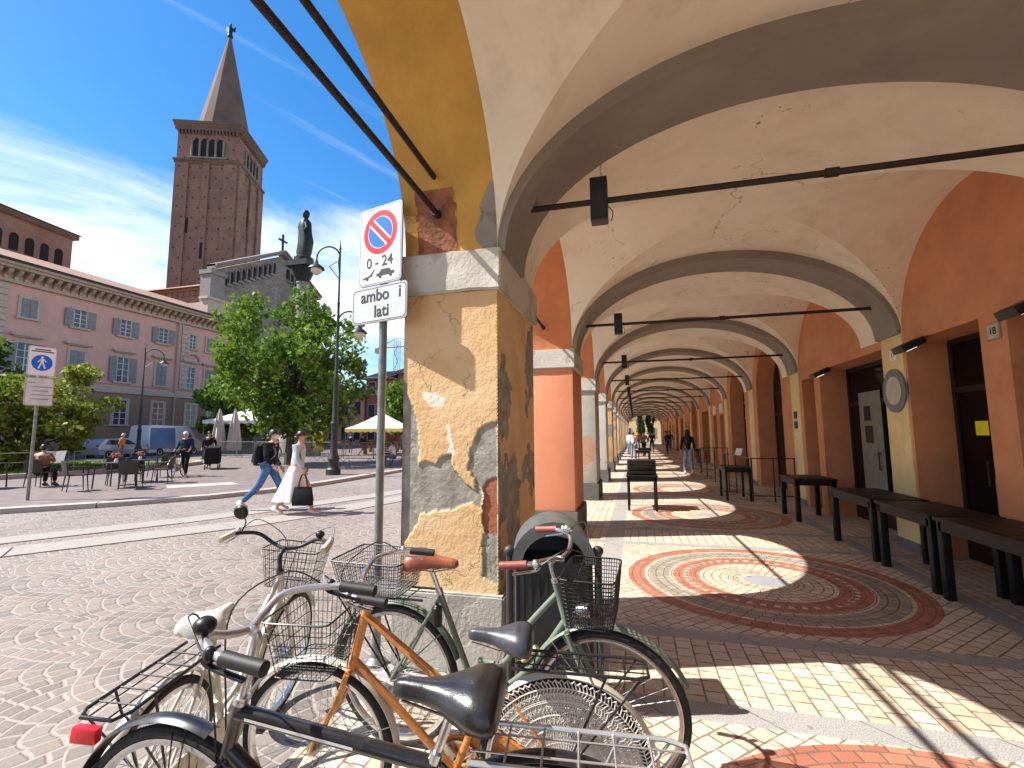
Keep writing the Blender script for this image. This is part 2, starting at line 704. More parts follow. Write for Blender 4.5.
M_ochre = plaster('ochre_plaster', (.64, .41, .20), (.29, .26, .22), .9, .14, .3, 1.0, (.60, .63))
M_ochre_soffit = plaster('ochre_soffit_plaster', (.60, .34, .085), (.40, .22, .07), .5, .12, .25, 1.1, (.60, .66))
M_orange = plaster('orange_plaster', (.66, .235, .10), (.52, .2, .09), .35, .08, .12, .8)
M_orange_w = plaster('orange_wall_plaster', (.60, .265, .14), (.50, .21, .115), .7, .10, .14, .7, (.50, .62))
M_salmon = plaster('salmon_plaster', (.68, .27, .15), (.6, .3, .2), .3, .06, .12)
M_greyp = plaster('worn_grey_plaster', (.45, .42, .36), (.60, .30, .18), .8, .12, .25, 1.4, (.55, .58))
M_greyp2 = plaster('bare_grey_render', (.30, .275, .235), (.2, .18, .15), .6, .12, .3, 5.0)
M_whitep = plaster('off_white_plaster', (.62, .60, .55), (.42, .40, .36), .6, .08, .2, 1.4)
M_yellow = plaster('pale_yellow_plaster', (.78, .60, .30), (.62, .50, .30), .4, .06, .12, 1.2)
M_vault = vault_m = plaster('cream_vault_plaster', (.86, .77, .63), (.62, .49, .33), .55, .035, .10, .55, (.50, .75))
def add_flecks(m):
    nt = m.node_tree
    b = nt.nodes['Principled BSDF']
    src = b.inputs['Base Color'].links[0].from_socket
    tc = nt.nodes.new('ShaderNodeTexCoord')
    P = S(nt, tc.outputs['Object'])
    k = noise_s(nt, P, 17, 3, .6).smooth(.655, .69) * noise_s(nt, P, .9, 3, .5).smooth(.52, .62)
    st = noise_s(nt, combine(nt, *[q * f for q, f in zip(sep(nt, P), (1.2, 1.2, .5))]), 1.6, 7, .68).smooth(.50, .78) * .6
    c = mixc(nt, st, S(nt, src), (.58, .47, .34))
    patch = noise_s(nt, P, .7, 4, .5, .8).smooth(.57, .585) * .30
    c = mixc(nt, patch, c, (.90, .84, .73))
    vo = nt.nodes.new('ShaderNodeTexVoronoi')
    vo.feature = 'DISTANCE_TO_EDGE'
    vo.inputs['Scale'].default_value = .55
    x, y, z = sep(nt, P)
    d1, d2 = noise_s(nt, P, 2.2, 5, .6), noise_s(nt, P, 2.7, 5, .6)
    nt.links.new(combine(nt, x + d1 * .7, y + d2 * .7, z).k, vo.inputs['Vector'])
    cr = S(nt, vo.outputs['Distance']).smooth(.0015, .004, 1, 0) * noise_s(nt, P, .8, 2).smooth(.47, .53)
    c = mixc(nt, cr * .55, c, (.30, .22, .15))
    c = mixc(nt, k, c, (.13, .085, .05))
    nt.links.new(c.k, b.inputs['Base Color'])


add_flecks(M_vault)
M_band = plaster('taupe_arch_band', (.29, .255, .215), (.22, .19, .16), .5, .08, .15, 1.2, (.5, .66))
M_cap = plaster('stone_capital', (.58, .55, .48), (.38, .355, .31), .7, .07, .35, 3.0, (.52, .60))
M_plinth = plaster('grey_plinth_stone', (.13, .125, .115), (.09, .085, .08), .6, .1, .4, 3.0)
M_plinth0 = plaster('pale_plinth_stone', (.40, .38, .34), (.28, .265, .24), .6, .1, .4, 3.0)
M_iron = mat('rusty_iron', (.035, .024, .02), .6, .4, .15, 25, .3, 80)
M_black = mat('black_metal', (.018, .018, .02), .42, .3, .2, 20)
M_darkwood = mat('dark_wood', (.010, .007, .006), .5, 0, .3, 14, .2, 40)
M_glass = mat('shop_glass', (.005, .005, .006), .06, 0, .1, 3, spec=.10)
M_paper = mat('paper', (.75, .74, .70), .8, 0, .05)
M_yellowpaper = mat('yellow_paper', (.80, .68, .02), .8, 0, .05)
M_lamp = mat('lamp_white', (.8, .8, .8), .5)
M_greypaint = mat('grey_paint', (.17, .165, .16), .55, 0, .1)

arcade = thing('arcade_building', 'orange and cream vaulted arcade along the square with taupe cross arches and peeling pillars', 'arcade', (0, 0, 0))


def pip(px, py, poly):
    ins = False
    j = len(poly) - 1
    for i in range(len(poly)):
        xi, yi = poly[i]
        xj, yj = poly[j]
        if (yi > py) != (yj > py) and px < (xj - xi) * (py - yi) / (yj - yi) + xi:
            ins = not ins
        j = i
    return ins


def peeling_material():
    m, nt, b, P = newmat('peeling_ochre_plaster')
    at = nt.nodes.new('ShaderNodeAttribute')
    at.attribute_name = 'peel'
    k = S(nt, at.outputs['Fac'])
    n = noise_s(nt, P, 3.0, 6, .6)
    och = mixc(nt, n.smooth(.3, .7), (.69, .43, .21), (.77, .54, .31))
    och = mixc(nt, noise_s(nt, P, 1.6, 7, .7, .4).smooth(.56, .70) * .55, och, (.76, .62, .42))
    och = mixc(nt, noise_s(nt, P, 18, 4).smooth(.58, .75) * .35, och, (.50, .27, .10))
    gr = mixc(nt, noise_s(nt, P, 9, 5).smooth(.3, .7), (.25, .225, .18), (.40, .37, .31))
    br = mixc(nt, noise_s(nt, P, 20, 4), (.32, .10, .05), (.42, .16, .09))
    c = mixc(nt, k.smooth(.35, .6), och, gr)
    c = mixc(nt, k.gt(1.5), c, br)
    c = mixc(nt, k.lt(-.4), c, (.80, .72, .60))
    # hairline cracks
    vo = nt.nodes.new('ShaderNodeTexVoronoi')
    vo.feature = 'DISTANCE_TO_EDGE'
    vo.inputs['Scale'].default_value = 2.6
    pw = nt.nodes.new('ShaderNodeVectorMath')
    pw.operation = 'ADD'
    nz = nt.nodes.new('ShaderNodeTexNoise')
    nz.inputs['Scale'].default_value = 5
    nz.inputs['Detail'].default_value = 5
    nt.links.new(P.k, nz.inputs['Vector'])
    sc_ = nt.nodes.new('ShaderNodeVectorMath')
    sc_.operation = 'SCALE'
    sc_.inputs['Scale'].default_value = .35
    nt.links.new(nz.outputs['Color'], sc_.inputs[0])
    nt.links.new(P.k, pw.inputs[0])
    nt.links.new(sc_.outputs[0], pw.inputs[1])
    nt.links.new(pw.outputs[0], vo.inputs['Vector'])
    crack = S(nt, vo.outputs['Distance']).smooth(.004, .012, 1, 0) * noise_s(nt, P, 1.7, 2).smooth(.5, .56)
    c = mixc(nt, crack * .6, c, (.22, .15, .08))
    nt.links.new(c.k, b.inputs['Base Color'])
    b.inputs['Roughness'].default_value = .9
    b.inputs['Specular IOR Level'].default_value = .2
    bump(nt, b, noise_s(nt, P, 24, 6, .65) - crack * 1.2, .45, .02)
    return m


M_peel = peeling_material()


def peel_face(g, lay, fu, n_u, n_v, maskf, cell):
    """grid whose vertices are pushed in where the coat has come away; fu(u, v, depth) -> point"""
    vs = []
    for j in range(n_v + 1):
        row = []
        for i in range(n_u + 1):
            u, v = i / n_u, j / n_v
            k = maskf(u, v)
            edge = i in (0, n_u) or j in (0, n_v)
            dep = 0 if edge else (.016 if k > 1.5 else .010 if k > .5 else 0.)
            vt = g.v(fu(u, v, dep))
            vt[lay] = k
            row.append(vt)
        vs.append(row)
    for j in range(n_v):
        for i in range(n_u):
            g.f([vs[j][i], vs[j][i + 1], vs[j + 1][i + 1], vs[j + 1][i]])


def near_pillar_shaft():
    g = MB()
    lay = g.bm.verts.layers.float.new('peel')
    z0, z1 = .5, 2.64

    def zp(pts):      # measured outlines -> (u, v) of the front face
        out = []
        for zx, zy in pts:
            px, py = 340 + zx / 1.8286, 180 + zy / 1.8286
            out.append(((px - 404) / 93., 1 - (py - 290) / 297.))
        return out
    grey = [zp([(112, 525), (150, 522), (178, 512), (205, 500), (212, 530), (232, 555), (255, 565), (250, 545), (232, 528), (240, 500), (246, 472), (262, 446), (285, 442), (290, 540), (270, 548), (262, 560), (256, 600), (240, 588), (180, 600), (152, 612), (135, 640), (118, 672), (100, 672)]),
            zp([(100, 360), (124, 372), (138, 420), (146, 470), (148, 530), (100, 540)]),
            zp([(262, 640), (290, 640), (290, 720), (262, 712)])]
    brick = [zp([(266, 548), (290, 540), (290, 642), (268, 640), (258, 600)])]
    pale = [zp([(152, 395), (175, 388), (196, 398), (190, 412), (165, 416)]), zp([(200, 445), (206, 445), (210, 500), (200, 500)])]

    def mk(u, v):
        p = Vector((u * 6, v * 16, 3.1))
        du = noise.fractal(p, .9, 2, 4) * .035
        dv = noise.fractal(p + Vector((9, 4, 2)), .9, 2, 4) * .014
        a, b = u + du, v + dv
        if any(pip(a, b, q) for q in brick):
            return 2.
        if any(pip(a, b, q) for q in grey):
            return 1.
        if any(pip(a, b, q) for q in pale):
            return -1.
        return 0.

    def side(seed, bias):
        def f(u, v):
            p = Vector((u * 2.2 + seed, v * 4.0, seed))
            k = noise.fractal(p, .8, 2, 6) + bias * (1 - v) + (.12 if u < .12 else 0)
            return 1. if k > .42 else 0.
        return f
    y0, y1 = F1, F1 + PY
    peel_face(g, lay, lambda u, v, d: (X0 + (X1 - X0) * u, y0 + d, z0 + (z1 - z0) * v), 84, 240, mk, 0)
    peel_face(g, lay, lambda u, v, d: (X1 - d, y0 + PY * u, z0 + (z1 - z0) * v), 90, 160, side(3.7, .55), 0)
    peel_face(g, lay, lambda u, v, d: (X0 + d, y1 - PY * u, z0 + (z1 - z0) * v), 40, 80, side(8.2, .3), 0)
    peel_face(g, lay, lambda u, v, d: (X1 - (X1 - X0) * u, y1 - d, z0 + (z1 - z0) * v), 40, 80, side(5.1, .2), 0)
    bmesh.ops.remove_doubles(g.bm, verts=g.bm.verts[:], dist=.0006)
    return g


def rough_block(x0, x1, y0, y1, z0, z1, amp=.008, seed=0, res=.06):
    """a block of worn stone: knocked edges"""
    g = MB()
    g.box(x0, x1, y0, y1, z0, z1)
    bmesh.ops.bevel(g.bm, geom=g.bm.edges[:], offset=.012, segments=2, affect='EDGES')
    n = max(1, int(max(x1 - x0, y1 - y0, z1 - z0) / res / 2))
    bmesh.ops.subdivide_edges(g.bm, edges=[e for e in g.bm.edges if e.calc_length() > .1], cuts=min(n, 9), use_grid_fill=True)
    for v in g.bm.verts:
        p = v.co * 6 + Vector((seed, 0, 0))
        d = noise.noise_vector(p)
        v.co += d * amp
    return g


pillar_m = {0: M_peel, 1: M_salmon, 2: M_greyp, 3: M_whitep}
proto_far = None
for k in range(-1, NB + 1):
    f = F1 + L * k
    if k == 0:
        sh = near_pillar_shaft().build('pillar', M_peel, arcade, ang=50)
        sh['label'] = 'peeling ochre pillar showing grey render and brick'
    else:
        g = MB()
        g.box(X0, X1, f, f + PY, .40, 2.64)
        sh = g.build('pillar', pillar_m.get(k, M_ochre if k % 3 else M_whitep), arcade, bevel=.012)
        if k == 1:
            sh['label'] = 'salmon orange pillar behind the peeling one'
    ph = .52 if k == 0 else .40
    e = .045
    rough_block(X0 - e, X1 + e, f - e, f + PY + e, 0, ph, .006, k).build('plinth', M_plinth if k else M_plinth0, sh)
    if k == 0:
        rough_block(X0 - .035, X1 + .035, f - .035, f + PY + .035, 2.64, 2.945, .012, 4.4, .05).build('capital', M_cap, sh)
    else:
        rough_block(X0 - .035, X1 + .035, f - .035, f + PY + .035, 2.64, 2.945, .004, k).build('capital', M_cap, sh)


def h1(x):
    t = (x - CX) / A1
    return ZS + RISE * math.sqrt(max(0, 1 - t * t))


def h2(d):
    t = d / OPN
    return ZS + RISE * math.sqrt(max(0, 1 - t * t))


def bay_vault(ya, yb, yc, seed=0):
    g = MB()
    ys = sorted({ya, yb} | {yc + OPN * math.sin(PI / 2 * t / 26) for t in range(-26, 27)})
    ys = [y for y in ys if ya - 1e-6 <= y <= yb + 1e-6]
    rows = []
    for y in ys:
        d = abs(y - yc)
        if d >= OPN - 1e-6:
            half = A1
        else:
            q = (h2(d) - ZS) / RISE
            half = A1 * math.sqrt(max(0, 1 - q * q))
        xl, xr = CX - half, CX + half
        row = []
        for i in range(9):
            row.append((X1 + (xl - X1) * i / 8, None))
        for i in range(1, 33):
            a = PI - PI * i / 32
            row.append((CX + half * math.cos(a), 1))
        for i in range(1, 9):
            row.append((xr + (XW - xr) * i / 8, None))
        pts = []
        for x, kd in row:
            zz = h1(x) if kd else max(h1(x), h2(d))
            wob = noise.noise(Vector((x * .9, y * .9, seed))) * .012
            pts.append(g.v((x, y, zz + wob)))
        rows.append(pts)
    for a, b in zip(rows, rows[1:]):
        for i in range(len(a) - 1):
            g.f([a[i], a[i + 1], b[i + 1], b[i]])
    bmesh.ops.remove_doubles(g.bm, verts=g.bm.verts[:], dist=.004)
    return g


def ell(rx, rz, n, z0=ZS):
    return [(CX - rx * math.cos(PI * i / n), z0 + rz * math.sin(PI * i / n)) for i in range(n + 1)]


wall_arch_m = {-1: M_ochre_soffit, 0: M_orange, 1: M_orange, 2: M_orange}
for k in range(-1, NB):
    f = F1 + L * k
    yc = f + PY + OPN
    bay_vault(f + .60, f + L + .02, yc, k * 3.3).build('vault', M_vault, arcade, ang=24, recalc=False)
    # lunette arch and wall over it on the street side (a prism in yz, .73 thick)
    n = 40
    poly = [(f + PY / 2, 2.945), (f + PY, 2.945)]
    poly += [(yc - OPN * math.cos(PI * i / n), 2.945 + (RISE - .02) * math.sin(PI * i / n)) for i in range(1, n)]
    poly += [(f + L, 2.945), (f + L + PY / 2, 2.945), (f + L + PY / 2, 9), (f + PY / 2, 9)]
    g = MB()
    M = Matrix(((0, 0, 1, X0), (1, 0, 0, 0), (0, 1, 0, 0), (0, 0, 0, 1)))
    g.prism(poly, X1 - X0, M)
    g.build('arch_wall', wall_arch_m.get(k, M_orange if k % 2 else M_ochre), arcade, ang=30)
for k in range(-1, NB + 1):
    f = F1 + L * k
    # transverse arch band
    g = MB()
    inn = ell(A1 - .06, 1.27, 48)
    out = ell(A1 + .0, 1.62, 48)
    y0, y1 = f + .005, f + .62
    rings = []
    for (xa, za), (xb, zb) in zip(inn, out):
        rings.append([(xa, y0, za), (xb, y0, zb), (xb, y1, zb), (xa, y1, za)])
    g.loft(rings)
    g.build('cross_arch', M_band, arcade, ang=40)
    # the iron tie rod across the arcade
    rz_ = 3.37
    g = MB()
    g.tube([(X1 + .12, f + .33, rz_), (.3, f + .33, rz_ - .004), (1.35, f + .33, rz_ - .006), (XW - .02, f + .33, rz_)], .024, 8)
    g.tube([(1.32, f + .33, rz_ - .006), (1.40, f + .33, rz_ - .006)], .034, 8)
    g.build('tie_rod', M_iron, arcade)
    if k < NB:
        # yellow pilaster strip on the inner wall
        g = MB()
        g.box(XW - .02, XW + .1, f, f + .55, 0, 2.93)
        p = g.build('pilaster', M_yellow, arcade, bevel=.004)
        g = MB()
        g.box(XW - .035, XW - .015, f - .01, f + .56, 0, .14)
        g.build('plinth', M_greypaint, p)

# lengthwise tie rods through the bay by the camera, and on down the arcade
for k in range(-1, NB):
    f = F1 + L * k
    for zz, dxx in ((3.24, .0), (3.49, .015)) if k < 0 else ((3.30, .0),):
        g = MB()
        g.tube([(-1.36 + dxx, f + PY - .03, zz + .07), (-1.38, f + L + .04, zz)], .021, 8)
        g.tube([(-1.38, f + L - .10, zz), (-1.38, f + L + .01, zz)], .033, 8)
        g.build('tie_rod', M_iron, arcade)
# the brick showing round the rod's end on the near pillar
g = MB()
M_brick = mat('bare_brick', (.30, .115, .06), .9, 0, .35, 12, .8, 30, (.12, .06, .04), .7, 6)
zz_ = [2.96 + i * .05 for i in range(10)]
cur = [F1 - OPN + OPN * math.sqrt(1 - ((z - 2.945) / (RISE - .02)) ** 2) for z in zz_]
for i in range(9):
    jl, jr = .02 * noise.noise((i * .9, 0, 3)), .02 * noise.noise((i * .9, 4, 3))
    g.face([(-1.55 + jl, cur[i] - .008, zz_[i]), (-1.24 + jr, cur[i] - .008, zz_[i]), (-1.24 + jr, cur[i + 1] - .008, zz_[i + 1]), (-1.55 + jl, cur[i + 1] - .008, zz_[i + 1])])
g.build('bare_brick_patch', M_brick, arcade)

g = MB()
jag = [.10, .15, .17, .16, .13, .11, .12, .09, .06, .03]
for i in range(9):
    g.face([(X1 - jag[i], cur[i] - .006, zz_[i]), (X1 + .002, cur[i] - .006, zz_[i]), (X1 + .002, cur[i + 1] - .006, zz_[i + 1]), (X1 - jag[i + 1], cur[i + 1] - .006, zz_[i + 1])])
g.build('bare_render_patch', M_greyp2, arcade)

# inner wall with openings ------------------------------------------------
TH = .52
openings = {}
for k in range(-1, NB):
    if k in (0, -1):
        openings[k] = [(1.10, 2.42, 2.78, 'r'), (2.80, 4.20, 2.78, 'r')]
    elif k == 1:
        openings[k] = [(.57, 3.06, 2.80, 'r'), (3.36, 4.08, 2.72, 'r')]
    elif k == 2:
        openings[k] = [(1.35, 3.85, 2.72, 'a')]
    elif k == 3:
        openings[k] = [(1.2, 3.7, 2.72, 'a')]
    elif k % 3 == 1:
        openings[k] = [(.95, 1.85, 2.35, 's'), (2.7, 3.6, 2.35, 's')]
    elif k % 3 == 2:
        openings[k] = [(.9, 3.3, 2.7, 'r')]
    else:
        openings[k] = [(1.3, 3.6, 2.72, 'a')]
door_n = 0
for k in range(-1, NB):
    f = F1 + L * k
    g = MB()
    y = f
    for (a, b_, zt, kind) in openings[k] + [(L, L, 0, 'e')]:
        g.box(XW, XW + TH, y, f + a, 0, 4.7)
        if kind == 'e':
            break
        if kind == 'a':
            n = 24
            c, hw = f + (a + b_) / 2, (b_ - a) / 2
            poly = [(f + a, zt)] + [(c - hw * math.cos(PI * i / n), zt + hw * .98 * math.sin(PI * i / n)) for i in range(1, n)] + [(f + b_, zt), (f + b_, 4.7), (f + a, 4.7)]
            g.prism(poly, TH, Matrix(((0, 0, 1, XW), (1, 0, 0, 0), (0, 1, 0, 0), (0, 0, 0, 1))))
        else:
            g.box(XW, XW + TH, f + a, f + b_, zt, 4.7)
        y = f + b_
    g.build('wall', M_orange_w, arcade, ang=30)
    for (a, b_, zt, kind) in openings[k]:
        door_n += 1
        ya, yb = f + a, f + b_
        w = yb - ya
        xd = XW + TH - .06
        g = MB()
        fr = .07
        g.box(xd, xd + .06, ya, ya + fr, 0, zt).box(xd, xd + .06, yb - fr, yb, 0, zt)
        g.box(xd + .002, xd + .058, ya + fr, yb - fr, zt - fr, zt + (.04 if kind == 'a' else 0))
        g.box(xd + .002, xd + .058, ya + fr, yb - fr, .0, .28)
        g.box(xd + .004, xd + .056, ya + fr, yb - fr, 2.08, 2.16)
        nl = 2 if w > 1.0 else 1
        for i in range(1, nl):
            g.box(xd + .006, xd + .054, ya + w * i / nl - .05, ya + w * i / nl + .05, .28, 2.08)
        if kind == 'a':
            hw = w / 2
            g.tube([(xd + .03, ya + hw - (hw - .035) * math.cos(PI * i / 24), zt + (hw * .98 - .035) * math.sin(PI * i / 24)) for i in range(25)], .035, 6)
            for t in (-.5, 0, .5):
                g.box(xd + .01, xd + .05, ya + hw + t * hw - .02, ya + hw + t * hw + .02, zt, zt + hw * .98 * math.sqrt(1 - t * t) - .02)
        dr = g.build('door', M_darkwood, arcade, bevel=.006)
        g = MB()
        g.box(xd + .02, xd + .03, ya + fr * .6, yb - fr * .6, .2, zt - .02)
        if kind == 'a':
            hw = w / 2 - .03
            poly = [(ya + w / 2 - hw, zt)] + [(ya + w / 2 - hw * math.cos(PI * i / 20), zt + hw * .97 * math.sin(PI * i / 20)) for i in range(1, 20)] + [(yb - .03, zt)]
            g.prism(poly, .01, Matrix(((0, 0, 1, xd + .02), (1, 0, 0, 0), (0, 1, 0, 0), (0, 0, 0, 1))))
        g.build('glass', M_glass, dr, smooth=False)
        g = MB()
        hy = ya + w / 2 + (.09 if nl == 2 else w / 2 - .14)
        g.tube([(xd - .05, hy, .95), (xd - .05, hy, 1.25)], .012, 8)
        g.tube([(xd, hy, .97), (xd - .05, hy, .97)], .008, 6).tube([(xd, hy, 1.23), (xd - .05, hy, 1.23)], .008, 6)
        g.build('handle', M_iron, dr)
# slab and roof over the vaults, gable wall at the far end
g = MB()
g.box(X0, XW + TH, F1 - L, F1 + L * NB + PY, 4.75, 4.9)
g.build('upper_floor', M_orange_w, arcade)
g = MB()
g.box(XW, XW + TH, F1 - L, F1 + L * NB + PY, 4.7, 9)
g.build('upper_wall', M_orange_w, arcade)
g = MB()
g.face([(X0 - .6, F1 - L, 8.8), (8, F1 - L, 10.8), (8, F1 + L * NB + PY, 10.8), (X0 - .6, F1 + L * NB + PY, 8.8)])
g.face([(X0 - .6, F1 - L, 8.95), (X0 - .6, F1 + L * NB + PY, 8.95), (8, F1 + L * NB + PY, 10.95), (8, F1 - L, 10.95)])
g.build('roof', mat('roof_tiles', (.30, .13, .08), .9, 0, .3, 8), arcade, smooth=False, recalc=False)

# ================================================================== BACKGROUND: palace, cathedral, tower
M_pink = plaster('pink_palace_plaster', (.62, .36, .31), (.52, .31, .27), .5, .05, .1, .25, (.5, .7))
M_pinkbase = plaster('rusticated_base_plaster', (.29, .19, .145), (.23, .155, .12), .6, .08, .2, .4)
M_trim = mat('palace_stone_trim', (.46, .37, .31), .8, 0, .1, 6)
M_cornice = mat('palace_cornice', (.42, .32, .25), .85, 0, .15, 6)
M_shutter = mat('grey_shutter', (.215, .22, .235), .7, 0, .12, 4)
M_pane = mat('window_pane', (.05, .06, .075), .12, 0, .3, .6)
M_roof = mat('terracotta_roof', (.30, .17, .12), .9, 0, .3, 3, .5, 10)
M_frame = mat('white_window_frame', (.62, .60, .57), .6)


def brickwork(name, c1, c2, joint=(.34, .27, .22), sc=4.2, putlog=False):
    m, nt, b, P = newmat(name)
    x, y, z = sep(nt, P)
    n = nt.nodes.new('ShaderNodeTexBrick')
    n.inputs['Scale'].default_value = sc
    n.inputs['Mortar Size'].default_value = .012
    n.inputs['Color1'].default_value = (*c1, 1)
    n.inputs['Color2'].default_value = (*c2, 1)
    n.inputs['Mortar'].default_value = (*joint, 1)
    nt.links.new(combine(nt, x + y, z).k, n.inputs['Vector'])
    c = S(nt, n.outputs['Color'])
    big = noise_s(nt, P, .28, 6, .62)
    c = mixc(nt, big.smooth(.35, .7) * .55, c, [k * .62 for k in c1])
    c = mixc(nt, noise_s(nt, P, 1.4, 5, .65).smooth(.55, .75) * .4, c, [min(1, k * 1.35) for k in c2])
    if putlog:
        u, v = ((x + y * .83) / 1.55), z / 1.6
        row = v.floor()
        u = u + row.mod(2) * .5
        du, dv = u - u.floor() - .5, v - row - .5
        hole = (du * 1.55).abs().max((dv * 1.6).abs()).lt(.13)
        c = mixc(nt, hole * .85, c, (.03, .02, .018))
    nt.links.new(c.k, b.inputs['Base Color'])
    b.inputs['Roughness'].default_value = .9
    bump(nt, b, big + noise_s(nt, P, 6, 4) * .4, .4, .05)
    return m


M_bricktower = brickwork('tower_brick', (.20, .10, .07), (.30, .16, .112), putlog=True)
M_brickchurch = brickwork('church_brick', (.27, .135, .09), (.34, .185, .13))
M_marble = brickwork('weathered_stone', (.20, .17, .145), (.30, .27, .235), (.17, .14, .12), sc=1.1)
M_marble_pale = plaster('pale_marble', (.24, .225, .21), (.17, .16, .15), .5, .08, .15, .5)
M_spire = brickwork('spire_brick', (.10, .058, .042), (.14, .083, .06), sc=5)
M_bronze = mat('dark_bronze', (.022, .028, .026), .45, .6, .4, 6, .2, 20)
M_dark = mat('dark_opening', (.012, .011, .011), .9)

# ---- pink palace, its front on the plane x = PX
PX = -45.0
palace = thing('pink_palace', 'long pink palace with grey shutters and a heavy bracketed cornice across the square', 'palace', (PX, 0, 0))
YA, YB = 12.0, 43.6
g = MB()
g.box(-14, 0, YA, YB, 5.6, 14.0)
g.build('wall', M_pink, palace, smooth=False)
g = MB()
g.box(-13.9, .06, YA - .02, YB + .05, 0, 5.55)
for i in range(9):
    g.box(.0, .085, YA, YB + .05, .3 + i * .6, .3 + i * .6 + .52)
g.build('ground_storey', M_pinkbase, palace, smooth=False)
g = MB()
g.box(-.1, .22, YA, YB + .1, 5.50, 5.86).box(-.1, .14, YA, YB + .06, 5.86, 6.02).box(-.1, .10, YA, YB + .05, 6.25, 6.36)
g.build('string_course', M_trim, palace)
g = MB()
g.box(-.1, .25, YA, YB + .25, 13.15, 13.4).box(-.1, .95, YA - .2, YB + .95, 14.1, 14.32).box(-.1, 1.12, YA - .2, YB + 1.1, 14.32, 14.52)
n = int((YB - YA) / .62)
for i in range(n):
    y = YA + .3 + i * .62
    g.prism([(0, 0), (.16, .02), (.22, .25), (.62, .45), (.74, .62), (.74, .72), (0, .72)], .26, Matrix(((1, 0, 0, 0), (0, 0, 1, y), (0, 1, 0, 13.38), (0, 0, 0, 1))))
g.build('cornice', M_cornice, palace)
g = MB()
g.box(1.0, 1.2, YA - .2, YB + 1.15, 14.525, 14.72)
g.build('gutter', M_iron, palace)
g = MB()
g.face([(1.2, YA - .2, 14.54), (1.2, YB + 1.1, 14.54), (-8, YB + 1.1, 18.0), (-8, YA - .2, 18.0)])
g.face([(-15, YA - .2, 14.54), (-8, YA - .2, 18.0), (-8, YB + 1.1, 18.0), (-15, YB + 1.1, 14.54)])
g.face([(1.2, YB + 1.1, 14.54), (-15, YB + 1.1, 14.54), (-8, YB + 1.1, 18.0)])
rf = g.build('roof', M_roof, palace, smooth=False)
g = MB()
g.box(-3.2, -2.4, 20, 20.9, 15, 18.6).box(-3.3, -2.3, 19.9, 21, 18.6, 18.8)
g.build('chimney', M_cornice, rf)
g = MB()
g.box(-.8, .2, 40.6, 43.4, 14.6, 16.6).box(-.9, .3, 40.4, 43.6, 16.6, 16.9)
g.box(-2.6, -.8, 40.7, 43.3, 14.6, 16.3)
g.build('parapet', M_trim, palace)
# quoined pilaster strips dividing the front
for y in (12.9, 23.4, 38.4, 42.6):
    g = MB()
    for i in range(14):
        g.box(.0, .09 if i % 2 else .13, y - .45, y + .45, 6.4 + i * .48, 6.4 + i * .48 + .44)
    g.build('pilaster', M_trim, palace, smooth=False)


def palace_window(y, z0, z1, w, hood, shutters, pedi=False, out=0.):
    kids = []
    g = MB()
    g.M = Matrix.Translation((out, 0, 0))
    t = .2
    g.box(-.02, .10, y - w / 2 - t, y - w / 2, z0, z1 + t).box(-.02, .10, y + w / 2, y + w / 2 + t, z0, z1 + t)
    g.box(-.02, .11, y - w / 2, y + w / 2, z1, z1 + t)
    g.box(-.02, .2, y - w / 2 - t - .08, y + w / 2 + t + .08, z0 - .16, z0)
    if hood:
        g.box(-.02, .34, y - w / 2 - .5, y + w / 2 + .5, z1 + .52, z1 + .70)
        g.box(-.02, .2, y - w / 2 - .3, y + w / 2 + .3, z1 + .42, z1 + .52)
    if pedi:
        g.tube([(.14, y - .95 * math.cos(PI * i / 12), z1 + .7 + .75 * math.sin(PI * i / 12)) for i in range(13)], .13, 6)
    f = g.build('window', M_trim, palace, smooth=False)
    g = MB()
    g.M = Matrix.Translation((out, 0, 0))
    g.box(-.06, -.01 + .025, y - w / 2, y + w / 2, z0, z1)
    g.build('pane', M_pane, f, smooth=False)
    g = MB()
    g.M = Matrix.Translation((out, 0, 0))
    for yy in (y - w / 2 + .03, y, y + w / 2 - .03):
        g.box(.016, .05, yy - .035, yy + .035, z0, z1)
    for i in range(1, 4):
        zz = z0 + (z1 - z0) * i / 4
        g.box(.018, .042, y - w / 2, y + w / 2, zz - .025, zz + .025)
    g.build('glazing_bars', M_frame, f, smooth=False)
    if shutters == 'open':
        for s in (-1, 1):
            g = MB()
            yc = y + s * (w / 2 + w / 4 + .1)
            g.box(.11, .15, yc - w / 4 - .04, yc + w / 4 + .04, z0, z1)
            for i in range(int((z1 - z0) / .13)):
                g.box(.15, .165, yc - w / 4 + .03, yc + w / 4 - .03, z0 + .06 + i * .13, z0 + .12 + i * .13)
            g.build('shutter', M_shutter, f, smooth=False)
    elif shutters == 'shut':
        for s in (-1, 1):
            g = MB()
            yc = y + s * w / 4
            g.box(.05, .09, yc - w / 4 + .02, yc + w / 4 - .02, z0, z1)
            for i in range(int((z1 - z0) / .13)):
                g.box(.09, .105, yc - w / 4 + .07, yc + w / 4 - .07, z0 + .06 + i * .13, z0 + .12 + i * .13)
            g.build('shutter', M_shutter, f, smooth=False)


